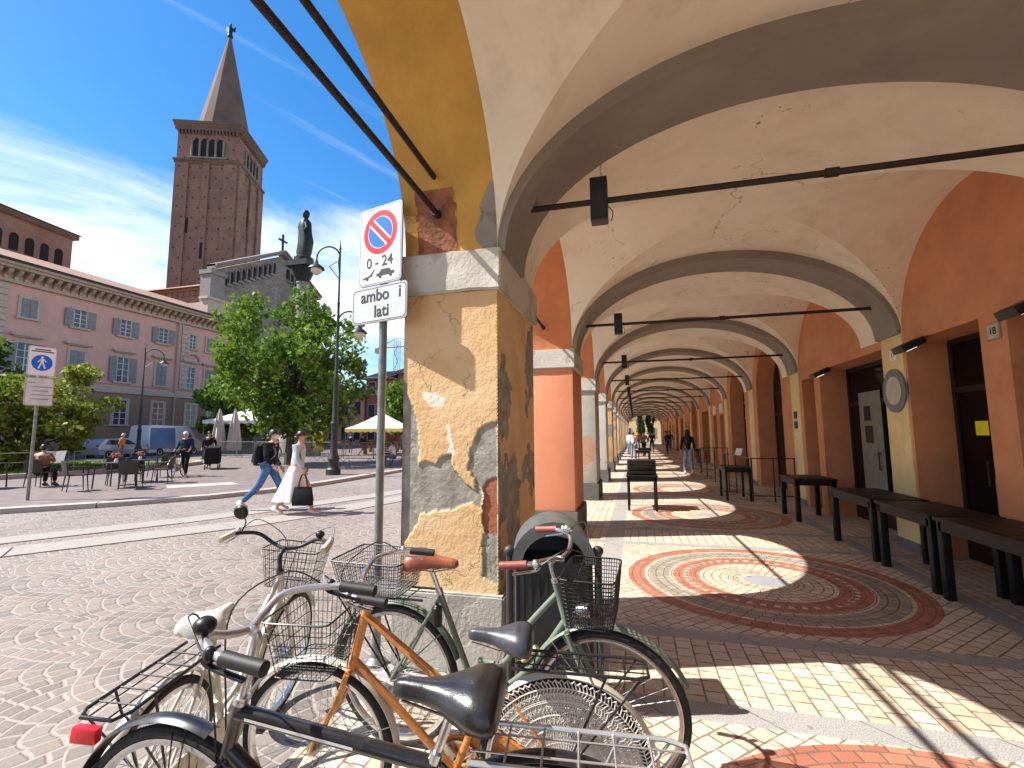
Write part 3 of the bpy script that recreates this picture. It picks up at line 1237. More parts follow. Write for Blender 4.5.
g = MB()
g.tube([(.16, 37.5, .2), (.16, 37.5, 13.3)], .08, 8)
g.build('drainpipe', M_cornice, palace)
ycs = [(18.3, 'open'), (21.9, 'shut'), (25.2, 'shut'), (28.7, 'open'), (32.4, 'open'), (36.0, 'open'), (39.2, None), (41.4, 'shut')]
for i, (y, sh) in enumerate(ycs):
    small = y in (39.2,)
    palace_window(y, 10.75, 12.2, 1.0 if not small else .8, False, sh)
    palace_window(y, 6.55, 8.75, 1.05, True, ('shut', 'open', 'open', 'shut', 'open', 'shut', None, 'shut')[i], pedi=(i == 6))
for y in (19.0, 22.6, 27.0, 32.4, 35.9, 39.4, 42):
    palace_window(y, 2.7, 4.85, 1.15, False, None, out=.075)
# ---- cathedral
cath = thing('cathedral', 'brick cathedral behind the pink palace with a grey marble gable front', 'church', (-48, 44, 0))
XC = 0.0
YG = 10.9                      # gable centre (local y)
HW = 10.9
HR = 8.0
zl, za = 21.3, 27.0
poly = [(YG - HW, 0), (YG + HR, 0), (YG + HR, za - (za - zl) * HR / HW), (YG, za), (YG - HW, zl)]
g = MB()
g.prism(poly, 1.2, Matrix(((0, 0, 1, -1.2), (1, 0, 0, 0), (0, 1, 0, 0), (0, 0, 0, 1))))
g.build('front_wall', M_marble, cath, smooth=False)
g = MB()
for s in (-1, 1):
    a, b_ = Vector((.15, YG + s * ((HW if s < 0 else HR) + .3), (zl if s < 0 else za - (za - zl) * HR / HW) + .1)), Vector((.15, YG, za + .3))
    d = (b_ - a)
    for wd, dz, t in ((.5, 0, .55), (.75, .28, .28)):
        pts = [(-.7, a.y, a.z + dz), (wd, a.y, a.z + dz), (wd, a.y, a.z + dz + t), (-.7, a.y, a.z + dz + t)]
        pts2 = [(p[0], b_.y, p[2] + d.z) for p in pts]
        g.loft([pts, pts2])
g.build('raking_cornice', M_marble_pale, cath)
# stepped gallery under the rake: dark openings and little columns
for s in (-1, 1):
    g, gc = MB(), MB()
    for i in range(1, 12):
        t = i / 12.5
        y = YG + s * HW * (1 - t)
        if y > YG + HR - .5:
            continue
        zt = zl + (za - zl) * t - .25
        g.box(.0, .03, y - .27, y + .27, zt - 2.0, zt - .75)
        g.prism([(y - .27 * math.cos(PI * q / 10), zt - .75 + .27 * math.sin(PI * q / 10)) for q in range(11)], .03, Matrix(((0, 0, 1, 0), (1, 0, 0, 0), (0, 1, 0, 0), (0, 0, 0, 1))))
        gc.tube([(.12, y + .42 * s, zt - 2.25), (.12, y + .42 * s, zt - .6)], .1, 8)
        gc.box(.0, .25, y + .42 * s - .42, y + .42 * s + .42, zt - 2.45 , zt - 2.2)
    op = g.build('gallery', M_dark, cath, smooth=False)
    gc.build('colonnette', M_marble_pale, op)
for y in (YG - HW + .2, YG - 4.2, YG + 4.2, YG + HR - .2):
    g = MB()
    wd = 1.0 if abs(y - YG) > 7 else .45
    top = 20.6 if abs(y - YG) > 7 else 20.2
    g.box(-1.0, .5, y - wd, y + wd, 0, top)
    if wd > .5:
        g.box(-1.1, .7, y - wd - .15, y + wd + .15, 14.6, 15).box(-1.1, .7, y - wd - .15, y + wd + .15, top, top + .5)
        g.box(-1.0, .9, y - wd - .1, y + wd + .1, 0, 9)
    g.build('buttress', M_marble_pale if wd > .5 else M_marble, cath, smooth=False)
g = MB()
g.lathe([(0, .02), (1.3, .02), (1.3, .14), (1.62, .14), (1.7, .05), (1.95, .05), (2.0, .0)], 40, (0, YG, 16.5), Matrix.Rotation(R(90), 4, 'Y'))
for i in range(12):
    a = 2 * PI * i / 12
    g.tube([(.18, YG + .3 * math.cos(a), 16.5 + .3 * math.sin(a)), (.18, YG + 1.35 * math.cos(a), 16.5 + 1.35 * math.sin(a))], .06, 6)
g.build('rose_window', M_marble, cath)
g = MB()
for yy, hh in ((YG, 3.0), (YG - 6.6, 2.3), (YG + 6.6, 2.3)):
    g.box(0, .06, yy - .9, yy + .9, 0, hh * 1.6)
    g.box(0, 1.3, yy - 1.8, yy - 1.5, 0, hh * 1.9).box(0, 1.3, yy + 1.5, yy + 1.8, 0, hh * 1.9)
    g.prism([(yy - 2.2, hh * 1.9), (yy + 2.2, hh * 1.9), (yy, hh * 1.9 + 2)], 1.5, Matrix(((0, 0, 1, 0), (1, 0, 0, 0), (0, 1, 0, 0), (0, 0, 0, 1))))
g.build('porch', M_marble, cath, smooth=False)
g = MB()
g.tube([(.1, YG, za + .6), (.1, YG, za + 3.2)], .16, 8)
g.tube([(.1, YG - .8, za + 2.3), (.1, YG + .8, za + 2.3)], .15, 8)
g.ball((.1, YG, za + .7), .35, 10, 6)
g.build('gable_cross', M_bronze, cath)
# nave, side wall and roofs behind
g = MB()
g.box(-50, -1.3, YG - 5.2, YG + 5.2, 0, 21.6)
g.box(-50, -1.3, YG - HW, YG - 5.2, 0, 14.6)
nv = g.build('nave_wall', M_brickchurch, cath, smooth=False)
g = MB()
for i in range(46):
    x = -2.2 - i * 1.02
    g.box(x - .3, x + .3, YG - 5.34, YG - 5.2, 20.5, 21.2)
g.box(-50, -1.3, YG - 5.5, YG - 5.2, 21.25, 21.75)
g.build('corbel_table', M_brickchurch, nv, smooth=False)
g = MB()
g.face([(-50.3, YG - 5.9, 21.6), (-.9, YG - 5.9, 21.6), (-.9, YG, 24.2), (-50.3, YG, 24.2)])
g.face([(-50.3, YG + 5.9, 21.6), (-50.3, YG, 24.2), (-.9, YG, 24.2), (-.9, YG + 5.9, 21.6)])
g.face([(-50.3, YG - HW - .3, 14.6), (-1.3, YG - HW - .3, 14.6), (-1.3, YG - 5.2, 17.5), (-50.3, YG - 5.2, 17.5)])
g.build('roof', M_roof, cath, smooth=False)
# transept block with gallery at far left
tr = thing('cathedral_transept', 'brick transept block with small arched gallery rising over the palace roof at the far left', 'church wing', (-62, 24, 0))
g = MB()
Mt = Matrix.Rotation(R(8), 4, 'Z')
g.M = Mt
g.box(-16, 0, -8, 15.6, 0, 25.0)
g.build('wall', M_brickchurch, tr, smooth=False)
g = MB()
g.M = Mt
g.box(-16.4, .4, -8.4, 16, 25.0, 25.6)
g.build('cornice', M_spire, tr, smooth=False)
g = MB()
g.M = Mt
g.face([(.6, -8.6, 25.6), (.6, 16.2, 25.6), (-8, 16.2, 27.6), (-8, -8.6, 27.6)])
g.face([(-16.6, -8.6, 25.6), (-8, -8.6, 27.6), (-8, 16.2, 27.6), (-16.6, 16.2, 25.6)])
g.face([(.6, 16.2, 25.6), (-16.6, 16.2, 25.6), (-8, 16.2, 27.6)])
g.build('roof', M_roof, tr, smooth=False)
for i in range(9):
    g = MB()
    g.M = Mt
    y = 14.2 - i * 1.5
    g.box(.0, .06, y - .42, y + .42, 21.4, 22.9)
    g.prism([(y - .42 * math.cos(PI * q / 10), 22.9 + .42 * math.sin(PI * q / 10)) for q in range(11)], .06, Matrix(((0, 0, 1, 0), (1, 0, 0, 0), (0, 1, 0, 0), (0, 0, 0, 1))))
    g.build('window', M_dark, tr, smooth=False)

# ---- bell tower
tower = thing('bell_tower', 'tall brick bell tower with a conical spire behind the cathedral gable', 'bell tower', (-58, 56.3, 0), R(21))
# local: corner facing the square at the origin; one face along -x, the other along +y
W = 8.9
HT = 49.3
g = MB()
g.box(-W, 0, 0, W, 0, HT)
shaft = g.build('shaft', M_bricktower, tower, smooth=False)
g = MB()
for a in (-W, -W / 2 - .25, -1.5):
    pass
for i, (c, w) in enumerate(((-.95, 1.9), (-W / 2, .9), (-W + .95, 1.9))):
    g.box(c - w / 2, c + w / 2, -.28, .02, 0, 43.0)
    g.box(-.02, .28, -c - w / 2, -c + w / 2, 0, 43.0)
for z in (19.5,):
    g.box(-W, 0, -.22, .02, z, z + .5).box(-.02, .22, 0, W, z, z + .5)
g.build('lesenes', M_bricktower, shaft, smooth=False)
g = MB()
for z, o, h in ((43.0, .22, .4), (43.4, .36, .3), (HT - .9, .32, .5), (HT - .4, .46, .45), (HT + .05, .6, .35)):
    g.box(-W - o, o, -o, W + o, z, z + h)
for i in range(18):
    t = -W + .3 + i * .49
    g.box(t - .12, t + .12, -.42, 0, HT - 1.5, HT - .9)
    g.box(0, .42, -t - .12, -t + .12, HT - 1.5, HT - .9)
g.build('cornice', M_spire, tower, smooth=False)
for ax in (0, 1):
    g = MB()
    T = Matrix.Identity(4) if ax == 0 else Matrix(((0, -1, 0, 0), (-1, 0, 0, 0), (0, 0, 1, 0), (0, 0, 0, 1)))
    g.M = T
    for i in range(4):
        c = -W / 2 + (i - 1.5) * 1.15
        g.box(c - .42, c + .42, -.05, .0, 44.1, 46.7)
        g.prism([(c - .42 * math.cos(PI * q / 10), 46.7 + .42 * math.sin(PI * q / 10)) for q in range(11)], .05, Matrix(((1, 0, 0, 0), (0, 0, -1, 0), (0, 1, 0, 0), (0, 0, 0, 1))))
    bw = g.build('belfry_window', M_dark, tower, smooth=False)
    g = MB()
    g.M = T
    for i in range(5):
        c = -W / 2 + (i - 2) * 1.15
        g.tube([(c, -.16, 44.1), (c, -.16, 46.7)], .16, 8)
    g.box(-W / 2 - 2.8, -W / 2 + 2.8, -.3, 0, 43.85, 44.1)
    g.build('colonnette', M_marble, bw)
g = MB()
for bx in ((.0, .05, W / 2 - .7, W / 2 + .9, 35.0, 38.2), (-W / 2 - .2, -W / 2 + .2, -.32, -.27, 28, 30.5), (-W / 2 - 2.6, -W / 2 - 2.2, -.05, 0, 32, 34.4)):
    g = MB()
    g.box(*bx)
    g.build('window', M_dark, tower, smooth=False)
g = MB()
g.lathe([(4.0, 0), (3.9, .5), (3.6, 2.0), (.30, 18.0), (.22, 18.6), (0, 18.7)], 16, (-W / 2, W / 2, HT + .4))
g.build('spire', M_spire, tower, ang=20)
g = MB()
g.tube([(-W / 2, W / 2, HT + 18.6), (-W / 2, W / 2, HT + 20.0)], .12, 8)
g.ball((-W / 2, W / 2, HT + 19.1), .45, 10, 6)
g.lathe([(.28, 0), (.34, .5), (.3, 1.0), (.36, 1.3), (.12, 1.55), (.2, 1.75), (.15, 2.0), (0, 2.1)], 10, (-W / 2, W / 2, HT + 19.4))
for s in (-1, 1):
    g.loft([[(-W / 2 + s * .2, W / 2, HT + 20.4), (-W / 2 + s * .2, W / 2 + .1, HT + 20.4), (-W / 2 + s * .2, W / 2, HT + 20.1)],
            [(-W / 2 + s * .75, W / 2 + .15, HT + 21.1), (-W / 2 + s * .75, W / 2 + .2, HT + 21.1), (-W / 2 + s * .7, W / 2 + .15, HT + 20.0)]])
g.build('finial_angel', M_bronze, tower)

# ---- monument column with its statue
mon = thing('statue_column', 'pale stone column carrying a dark bronze robed statue, rising behind the tree', 'monument', (-24.2, 30, 0))
g = MB()
g.lathe([(1.7, 0), (1.7, .4), (1.15, .4), (1.05, 3.0), (1.2, 3.1), (1.2, 3.4), (.60, 3.5), (.60, 3.8), (.47, 4.0), (.42, 13.0), (.50, 13.1), (.46, 13.2)], 24)
g.build('shaft', M_marble_pale, mon)
g = MB()
g.lathe([(.46, 13.2), (.6, 13.6), (.85, 14.2), (.9, 14.3)], 12)
g.box(-.95, .95, -.95, .95, 14.3, 14.7)
g.lathe([(.72, 14.75), (.72, 15.1), (.55, 15.2)], 12)
g.build('capital', M_bronze, mon)
g = MB()
rg_ = []
for z, rx, ry, ox in ((15.2, .50, .44, 0), (15.6, .58, .46, .0), (16.4, .62, .44, .08), (17.1, .50, .40, .05), (17.6, .54, .40, 0), (18.0, .46, .36, 0), (18.2, .28, .24, .0), (18.32, .17, .17, 0), (18.45, .24, .25, .03), (18.7, .27, .27, .04), (18.9, .2, .2, .03), (18.98, .08, .08, .03)):
    rg_.append([(ox + rx * math.cos(2 * PI * i / 18) * (1 + .10 * math.sin(5 * 2 * PI * i / 18 + z * 3)), ry * math.sin(2 * PI * i / 18) * (1 + .1 * math.cos(4 * 2 * PI * i / 18 + z)), z) for i in range(18)])
g.loft(rg_)
g.tube([(.35, -.3, 17.8), (.55, -.45, 17.3), (.3, -.55, 17.05)], [.17, .14, .1], 8)
g.tube([(-.35, .3, 17.8), (-.5, .4, 17.2), (-.1, .55, 17.0)], [.17, .14, .1], 8)
g.build('statue', M_bronze, mon)

# ---- houses closing the square at its far side
M_terra = plaster('terracotta_plaster', (.66, .33, .20), (.42, .22, .15), .6, .1, .1, .3)
M_redhouse = plaster('red_house_plaster', (.40, .12, .085), (.3, .1, .08), .6, .1, .1, .3)
M_buff = plaster('buff_plaster', (.62, .44, .22), (.5, .36, .2), .5, .1, .1, .3)


def house(name, label, x0, x1, y0, y1, h, m, floors, wx, roofh=1.6, rz=0):
    t = thing(name, label, 'house', (0, 0, 0))
    g = MB()
    g.box(x0, x1, y0, y1, 0, h)
    g.build('wall', m, t, smooth=False)
    g = MB()
    e = .5
    g.face([(x0 - e, y0 - e, h), (x1 + e, y0 - e, h), (x1 + e, (y0 + y1) / 2, h + roofh), (x0 - e, (y0 + y1) / 2, h + roofh)])
    g.face([(x0 - e, y1 + e, h), (x0 - e, (y0 + y1) / 2, h + roofh), (x1 + e, (y0 + y1) / 2, h + roofh), (x1 + e, y1 + e, h)])
    g.box(x0 - e, x1 + e, y0 - e, y1 + e, h - .3, h - .02)
    g.build('roof', M_roof, t, smooth=False)
    nx = max(1, int((x1 - x0) / wx))
    for fl in range(floors):
        zb = h / floors * fl + .9
        zh = h / floors * .52
        for i in range(nx):
            x = x0 + (x1 - x0) * (i + .5) / nx
            g = MB()
            g.box(x - .62, x + .62, y0 - .08, y0 + .02, zb - .1, zb + zh + .12)
            w = g.build('window', M_trim, t, smooth=False)
            g = MB()
            g.box(x - .5, x + .5, y0 - .10, y0 - .06, zb, zb + zh)
            g.build('pane', M_pane, w, smooth=False)
    return t


house('terracotta_house', 'long terracotta house with many windows closing the far side of the square', -49, -38.6, 62, 74, 7.4, M_terra, 2, 2.0)
house('red_house', 'tall dark red house with a flat tiled roof beyond the market', -38.2, -34.6, 62, 72, 10.0, M_redhouse, 3, 1.8)
house('brick_house', 'brown house with a stepped top under the crane', -34.2, -24, 64, 74, 11.0, M_brickchurch, 3, 2.6)
house('buff_house', 'buff yellow house closing the far end of the arcade', -2.5, 9, 96, 108, 13, M_buff, 4, 2.3)
cr = thing('tower_crane', 'small building crane over the roofs beyond the market', 'crane', (-42.0, 78, 0))
g = MB()
for sx in (-.4, .4):
    for sy in (-.4, .4):
        g.tube([(sx, sy, 0), (sx, sy, 19)], .06, 5)
for i in range(12):
    s = 1 if i % 2 else -1
    g.tube([(-.4 * s, -.4, i * 1.5), (.4 * s, -.4, i * 1.5 + 1.5)], .05, 4)
g.build('mast', M_greypaint, cr)
g = MB()
g.tube([(-4, 0, 17.7), (7, 0, 17.7)], .1, 5).tube([(-4, 0, 17.7), (0, 0, 19.4), (7, 0, 17.7)], .06, 5)
g.box(-4.3, -3, -.5, .5, 16.7, 17.6)
g.build('jib', M_greypaint, cr)

# ================================================================== TREES AND PLANTS
def leaf_mat(name, lo, hi):
    m, nt, b, P = newmat(name)
    oi = nt.nodes.new('ShaderNodeNewGeometry')
    r = S(nt, oi.outputs['Random Per Island'])
    c = mixc(nt, r, lo, hi)
    nt.links.new(c.k, b.inputs['Base Color'])
    b.inputs['Roughness'].default_value = .55
    b.inputs['Specular IOR Level'].default_value = .12
    tr = nt.nodes.new('ShaderNodeBsdfTranslucent')
    c2 = mixc(nt, .5, c, (.22, .34, .03))
    nt.links.new(c2.k, tr.inputs['Color'])
    mx = nt.nodes.new('ShaderNodeMixShader')
    mx.inputs[0].default_value = .32
    nt.links.new(b.outputs[0], mx.inputs[1])
    nt.links.new(tr.outputs[0], mx.inputs[2])
    nt.links.new(mx.outputs[0], nt.nodes['Material Output'].inputs['Surface'])
    return m


M_leaf = leaf_mat('linden_leaves', (.055, .12, .018), (.20, .31, .045))
M_leaf_d = leaf_mat('dark_leaves', (.015, .04, .012), (.05, .10, .022))
M_leaf_y = leaf_mat('yellow_green_leaves', (.10, .14, .02), (.36, .36, .06))
M_bark = mat('bark', (.085, .062, .046), .95, 0, .3, 8, .8, 30)


def leaves(g, c, rad, n, size, rr, up=.4):
    c = Vector(c)
    for _ in range(n):
        d = Vector((rr.gauss(0, 1), rr.gauss(0, 1), rr.gauss(0, 1)))
        d.normalize()
        p = c + Vector((d.x * rad[0], d.y * rad[1], d.z * rad[2])) * (rr.random() ** .42)
        nrm = Vector((rr.gauss(0, 1), rr.gauss(0, 1), rr.gauss(up, 1))).normalized()
        t = nrm.orthogonal().normalized()
        t = Matrix.Rotation(rr.uniform(0, 6.28), 3, nrm) @ t
        b_ = nrm.cross(t)
        s = size * rr.uniform(.6, 1.25)
        dr = Vector((0, 0, -s * .25))
        a = [p - t * s * .6, p - b_ * s * .42 + dr * .2, p + t * s * .6 + dr, p + b_ * s * .42 + dr * .2]
        g.f([g.v(q) for q in a])


def tree(name, label, cat, loc, h, crown, rad, nclump, nleaf, size, ml, seed, tr_r=.16, clump=.36, group=None, bias=0.):
    """crown: centre height; rad: crown radii; clumps scattered through an uneven volume"""
    rr = random.Random(seed)
    t = thing(name, label, cat, loc, 0, group)
    g = MB()
    base_top = max(.3, crown - rad[2] * .75)
    g.tube([(0, 0, -.02), (.02, .01, base_top * .5), (0, 0, base_top), (.05, 0, crown)], [tr_r * 1.35, tr_r, tr_r * .85, tr_r * .45], 9)
    cl = []
    for i in range(nclump):
        d = Vector((rr.gauss(0, 1), rr.gauss(0, 1), rr.gauss(0, 1))).normalized()
        q = rr.random() ** .33
        w = 1 + .55 * noise.noise(d * 1.9 + Vector((seed, 0, 0)))
        p = Vector((d.x * rad[0] * q * w, d.y * rad[1] * q * w, crown + d.z * rad[2] * q * w + bias * (1 - q)))
        cl.append(p)
        if i % 3 == 0:
            s = Vector((0, 0, base_top * .8 + (p.z - base_top * .8) * .3 if p.z > base_top else base_top * .8))
            mid = s.lerp(p, .55) + Vector((rr.gauss(0, .1), rr.gauss(0, .1), rr.uniform(.0, .3))) * rad[0] * .2
            g.tube(spline([s, mid, p], 3), [tr_r * .4 * (1 - k / 7.5) + .008 for k in range(7)], 5)
    g.build('trunk', M_bark, t)
    g = MB()
    for p in cl:
        k = clump * rr.uniform(.65, 1.25)
        leaves(g, p, (rad[0] * k, rad[1] * k, rad[2] * k * .75), nleaf, size, rr)
    g.build('crown', ml, t, smooth=False, recalc=False)
    return t


tree('linden_tree', 'bushy green street tree behind the iron lamp post, hiding the statue column', 'tree', (-17.6, 21.3, .08), 8, 5.3, (3.5, 3.5, 4.1), 105, 135, .25, M_leaf, 11, .2, .25)
tree('small_tree', 'small green tree standing before the corner of the pink palace', 'tree', (-36.5, 36.5, .08), 8, 4.6, (3.2, 3.2, 3.2), 45, 160, .34, M_leaf, 4, .16, .34)
tree('dark_tree', 'dark green tree poking up behind the pedestrian sign', 'tree', (-32.0, 14.3, .08), 7, 4.6, (2.6, 2.6, 2.5), 40, 170, .26, M_leaf_d, 8, .16, .34)
tree('corner_tree', 'green tree before the dark red house beyond the market', 'tree', (-23.0, 44, 0), 8, 4.2, (2.3, 2.3, 2.9), 45, 150, .36, M_leaf, 21, .16, .34)
tree('broad_shrub', 'large yellow green shrub on the lawn behind the café tables', 'shrub', (-26.0, 14.6, .2), 4, 2.1, (2.9, 2.7, 2.3), 80, 190, .19, M_leaf_y, 31, .10, .26)
tree('low_shrub', 'low dark green shrub at the left edge of the lawn', 'shrub', (-28.6, 11.6, .2), 4, 1.9, (2.6, 2.4, 1.9), 50, 170, .22, M_leaf_d, 33, .10, .30)
g = MB()
rr = random.Random(2)
for _ in range(5200):
    x, y = rr.uniform(-31, -22.4), rr.uniform(10.4, 19.6)
    a = rr.uniform(0, 6.28)
    hgt = rr.uniform(.05, .16)
    dx, dy = .03 * math.cos(a), .03 * math.sin(a)
    g.face([(x - dx, y - dy, .2), (x + dx, y + dy, .2), (x + rr.uniform(-.05, .05), y + rr.uniform(-.05, .05), .2 + hgt)])
tag(g.build('grass', leaf_mat('grass_blades', (.07, .15, .02), (.18, .30, .05)), smooth=False, recalc=False), 'short grass of the lawn bed', 'grass', kind='stuff')

# ================================================================== SIGNS, LAMPS, STREET FURNITURE
M_white = mat('white_enamel', (.78, .78, .78), .35, 0, .03)
M_red = mat('sign_red', (.64, .025, .045), .5, 0, .06, spec=.2)
M_blue = mat('sign_blue', (.008, .15, .60), .5, 0, .06, spec=.2)
M_ink = mat('sign_black', (.012, .012, .014), .5)
M_galv = mat('galvanised_post', (.20, .215, .20), .45, .55, .2, 12, .1, 60)
M_signback = mat('sign_back', (.30, .31, .32), .5, .4)
M_lampgreen = mat('dark_cast_iron', (.035, .042, .038), .5, .4, .25, 12, .2, 40)
M_lampglass = mat('lamp_glass', (.55, .55, .50), .2, 0, .05)


def rrect(w, h, r, n=5):
    out = []
    for cx, cz, a0 in ((w / 2 - r, h / 2 - r, 0), (-w / 2 + r, h / 2 - r, 90), (-w / 2 + r, -h / 2 + r, 180), (w / 2 - r, -h / 2 + r, 270)):
        for i in range(n + 1):
            a = R(a0 + 90 * i / n)
            out.append((cx + r * math.cos(a), cz + r * math.sin(a)))
    return out


# local x right, y up, z towards the reader -> world: panel stands facing -y
FACE = Matrix(((1, 0, 0, 0), (0, 0, -1, 0), (0, 1, 0, 0), (0, 0, 0, 1)))


def panel(parent, w, h, z, y, r, name='panel', border=True, mface=None):
    g = MB()
    M = Matrix.Translation((0, y, z)) @ FACE
    g.prism(rrect(w, h, r), .012, M)
    p = g.build(name, M_signback, parent, bevel=.0)
    g = MB()
    g.prism(rrect(w - .012, h - .012, r), .0016, Matrix.Translation((0, y - .012, z)) @ FACE)
    g.build('face', mface or M_white, p, smooth=False)
    if border:
        g = MB()
        o, i_ = rrect(w - .022, h - .022, r), rrect(w - .032, h - .032, r)
        T = Matrix.Translation((0, y - .0142, z)) @ FACE
        for k in range(len(o)):
            q = (k + 1) % len(o)
            g.f([g.v(T @ Vector((*o[k], 0))), g.v(T @ Vector((*o[q], 0))), g.v(T @ Vector((*i_[q], 0))), g.v(T @ Vector((*i_[k], 0)))])
        g.build('border', M_ink, p, smooth=False)
    return p


def disc(g, T, cx, cz, r0, r1, n=40, z=0.0):
    a = [T @ Vector((cx + r1 * math.cos(2 * PI * i / n), cz + r1 * math.sin(2 * PI * i / n), z)) for i in range(n)]
    if r0 <= 0:
        g.f([g.v(p) for p in a])
        return
    b_ = [T @ Vector((cx + r0 * math.cos(2 * PI * i / n), cz + r0 * math.sin(2 * PI * i / n), z)) for i in range(n)]
    for i in range(n):
        j = (i + 1) % n
        g.f([g.v(a[i]), g.v(a[j]), g.v(b_[j]), g.v(b_[i])])


sg = thing('no_parking_sign', 'no parking sign reading 0-24 over an ambo i lati plate beside the peeling pillar', 'road sign', (-1.83, 3.12, 0), R(-15))
g = MB()
g.tube([(0, .04, 0), (0, .04, 3.28)], .030, 14)
g.lathe([(.075, 0), (.075, .02), (.04, .05), (.032, .09)], 14, (0, .04, 0))
g.build('post', M_galv, sg)
g = MB()
for z in (2.50, 2.66, 2.86, 3.22):
    g.box(-.05, .05, .0, .012, z - .015, z + .015)
    g.tube([(.037 * math.cos(a), .04 + .037 * math.sin(a), z) for a in [i * PI / 6 for i in range(12)]], .006, 5, closed=True)
g.build('clamp', M_galv, sg)
pz = 3.04
p = panel(sg, .44, .62, pz, 0, .035)
T = Matrix.Translation((0, -.0150, pz)) @ FACE
g = MB()
disc(g, T, 0, .10, .128, .172, 44, .0)
g2 = MB()
disc(g2, T, 0, .10, 0, .121, 44, .0)
w_ = MB()
ca, sa = math.cos(R(-45)), math.sin(R(-45))
for (hw, zz, mb) in ((.034, .0008, w_), (.020, .0016, g)):
    q = [(-.128, -hw), (.128, -hw), (.128, hw), (-.128, hw)]
    mb.face([T @ Vector((x * ca - y * sa, .10 + x * sa + y * ca, zz)) for x, y in q])
g.build('red_ring', M_red, p, smooth=False)
g2.build('blue_disc', M_blue, p, smooth=False)
w_.build('white_edge', M_white, p, smooth=False)
text_mesh('hours', '0 - 24', .115, M_ink, p, Matrix.Translation((0, -.0150, pz - .135)) @ FACE)
# tow-away pictogram: tow truck crane and a car
g = MB()
T2 = Matrix.Translation((0, -.0152, pz - .235)) @ FACE
for poly in ([(-.17, -.02), (-.07, .0), (-.07, .012), (-.17, -.005)], [(-.10, .008), (-.055, .05), (-.045, .046), (-.08, .006)], [(-.03, -.012), (.15, -.012), (.155, .012), (.12, .014), (.10, .038), (.02, .038), (.0, .014), (-.03, .010)]):
    g.face([T2 @ Vector((x, y, 0)) for x, y in poly])
for cx in (-.125, .01, .115):
    disc(g, T2, cx, -.018, 0, .014, 14, .0004)
g.build('tow_pictogram', M_ink, p, smooth=False)
p = panel(sg, .56, .28, 2.58, 0, .03, mface=mat('dull_enamel', (.50, .51, .51), .45, 0, .06, 4))
text_mesh('wording', 'ambo', .13, M_ink, p, Matrix.Translation((-.04, -.0150, 2.645)) @ FACE)
text_mesh('wording', 'i', .13, M_ink, p, Matrix.Translation((.21, -.0150, 2.645)) @ FACE)
text_mesh('wording', 'lati', .13, M_ink, p, Matrix.Translation((.03, -.0150, 2.52)) @ FACE)

ps = thing('pedestrian_sign', 'blue walking person sign with a white plate on a leaning grey post by the kerb', 'road sign', (-14.25, 8.35, .08), R(78), tilt=(0, 0))
g = MB()
g.tube([(0, .05, 0), (0, .05, 3.75)], .035, 12)
g.build('post', M_galv, ps)
p = panel(ps, .54, .74, 3.40, 0, .04)
g = MB()
T = Matrix.Translation((0, -.0150, 3.36)) @ FACE
disc(g, T, 0, 0, 0, .20, 40)
g.build('blue_disc', M_blue, p, smooth=False)
g = MB()
disc(g, T, 0, .135, 0, .028, 16, .001)
for poly in ([(-.03, .10), (.03, .10), (.03, -.01), (-.03, -.01)], [(-.03, .0), (.0, .0), (-.05, -.15), (-.08, -.14)], [(.0, .0), (.03, .0), (.075, -.13), (.045, -.145)], [(-.03, .10), (-.025, .07), (-.075, .0), (-.09, .015)], [(.03, .10), (.03, .07), (.07, .02), (.085, .035)]):
    g.face([T @ Vector((x, y, .001)) for x, y in poly])
g.build('walking_figure', M_white, p, smooth=False)
g = MB()
for i, w in enumerate((.30, .42)):
    T = Matrix.Translation((0, -.0150, 3.69 - i * .05)) @ FACE
    g.face([T @ Vector(q) for q in ((-w / 2, -.014, 0), (w / 2, -.014, 0), (w / 2, .014, 0), (-w / 2, .014, 0))])
g.build('small_print', M_ink, p, smooth=False)
p = panel(ps, .54, .70, 2.64, 0, .04, mface=mat('pale_plate', (.62, .62, .60), .5))
g = MB()
for i, (w, x) in enumerate(((.14, -.16), (.38, .05), (.30, .02), (.40, .05), (.34, .02))):
    T = Matrix.Translation((x, -.0150, 2.86 - i * .10)) @ FACE
    g.face([T @ Vector(q) for q in ((-w / 2, -.014, 0), (w / 2, -.014, 0), (w / 2, .014, 0), (-w / 2, .014, 0))])
g.build('small_print', M_signback, p, smooth=False)


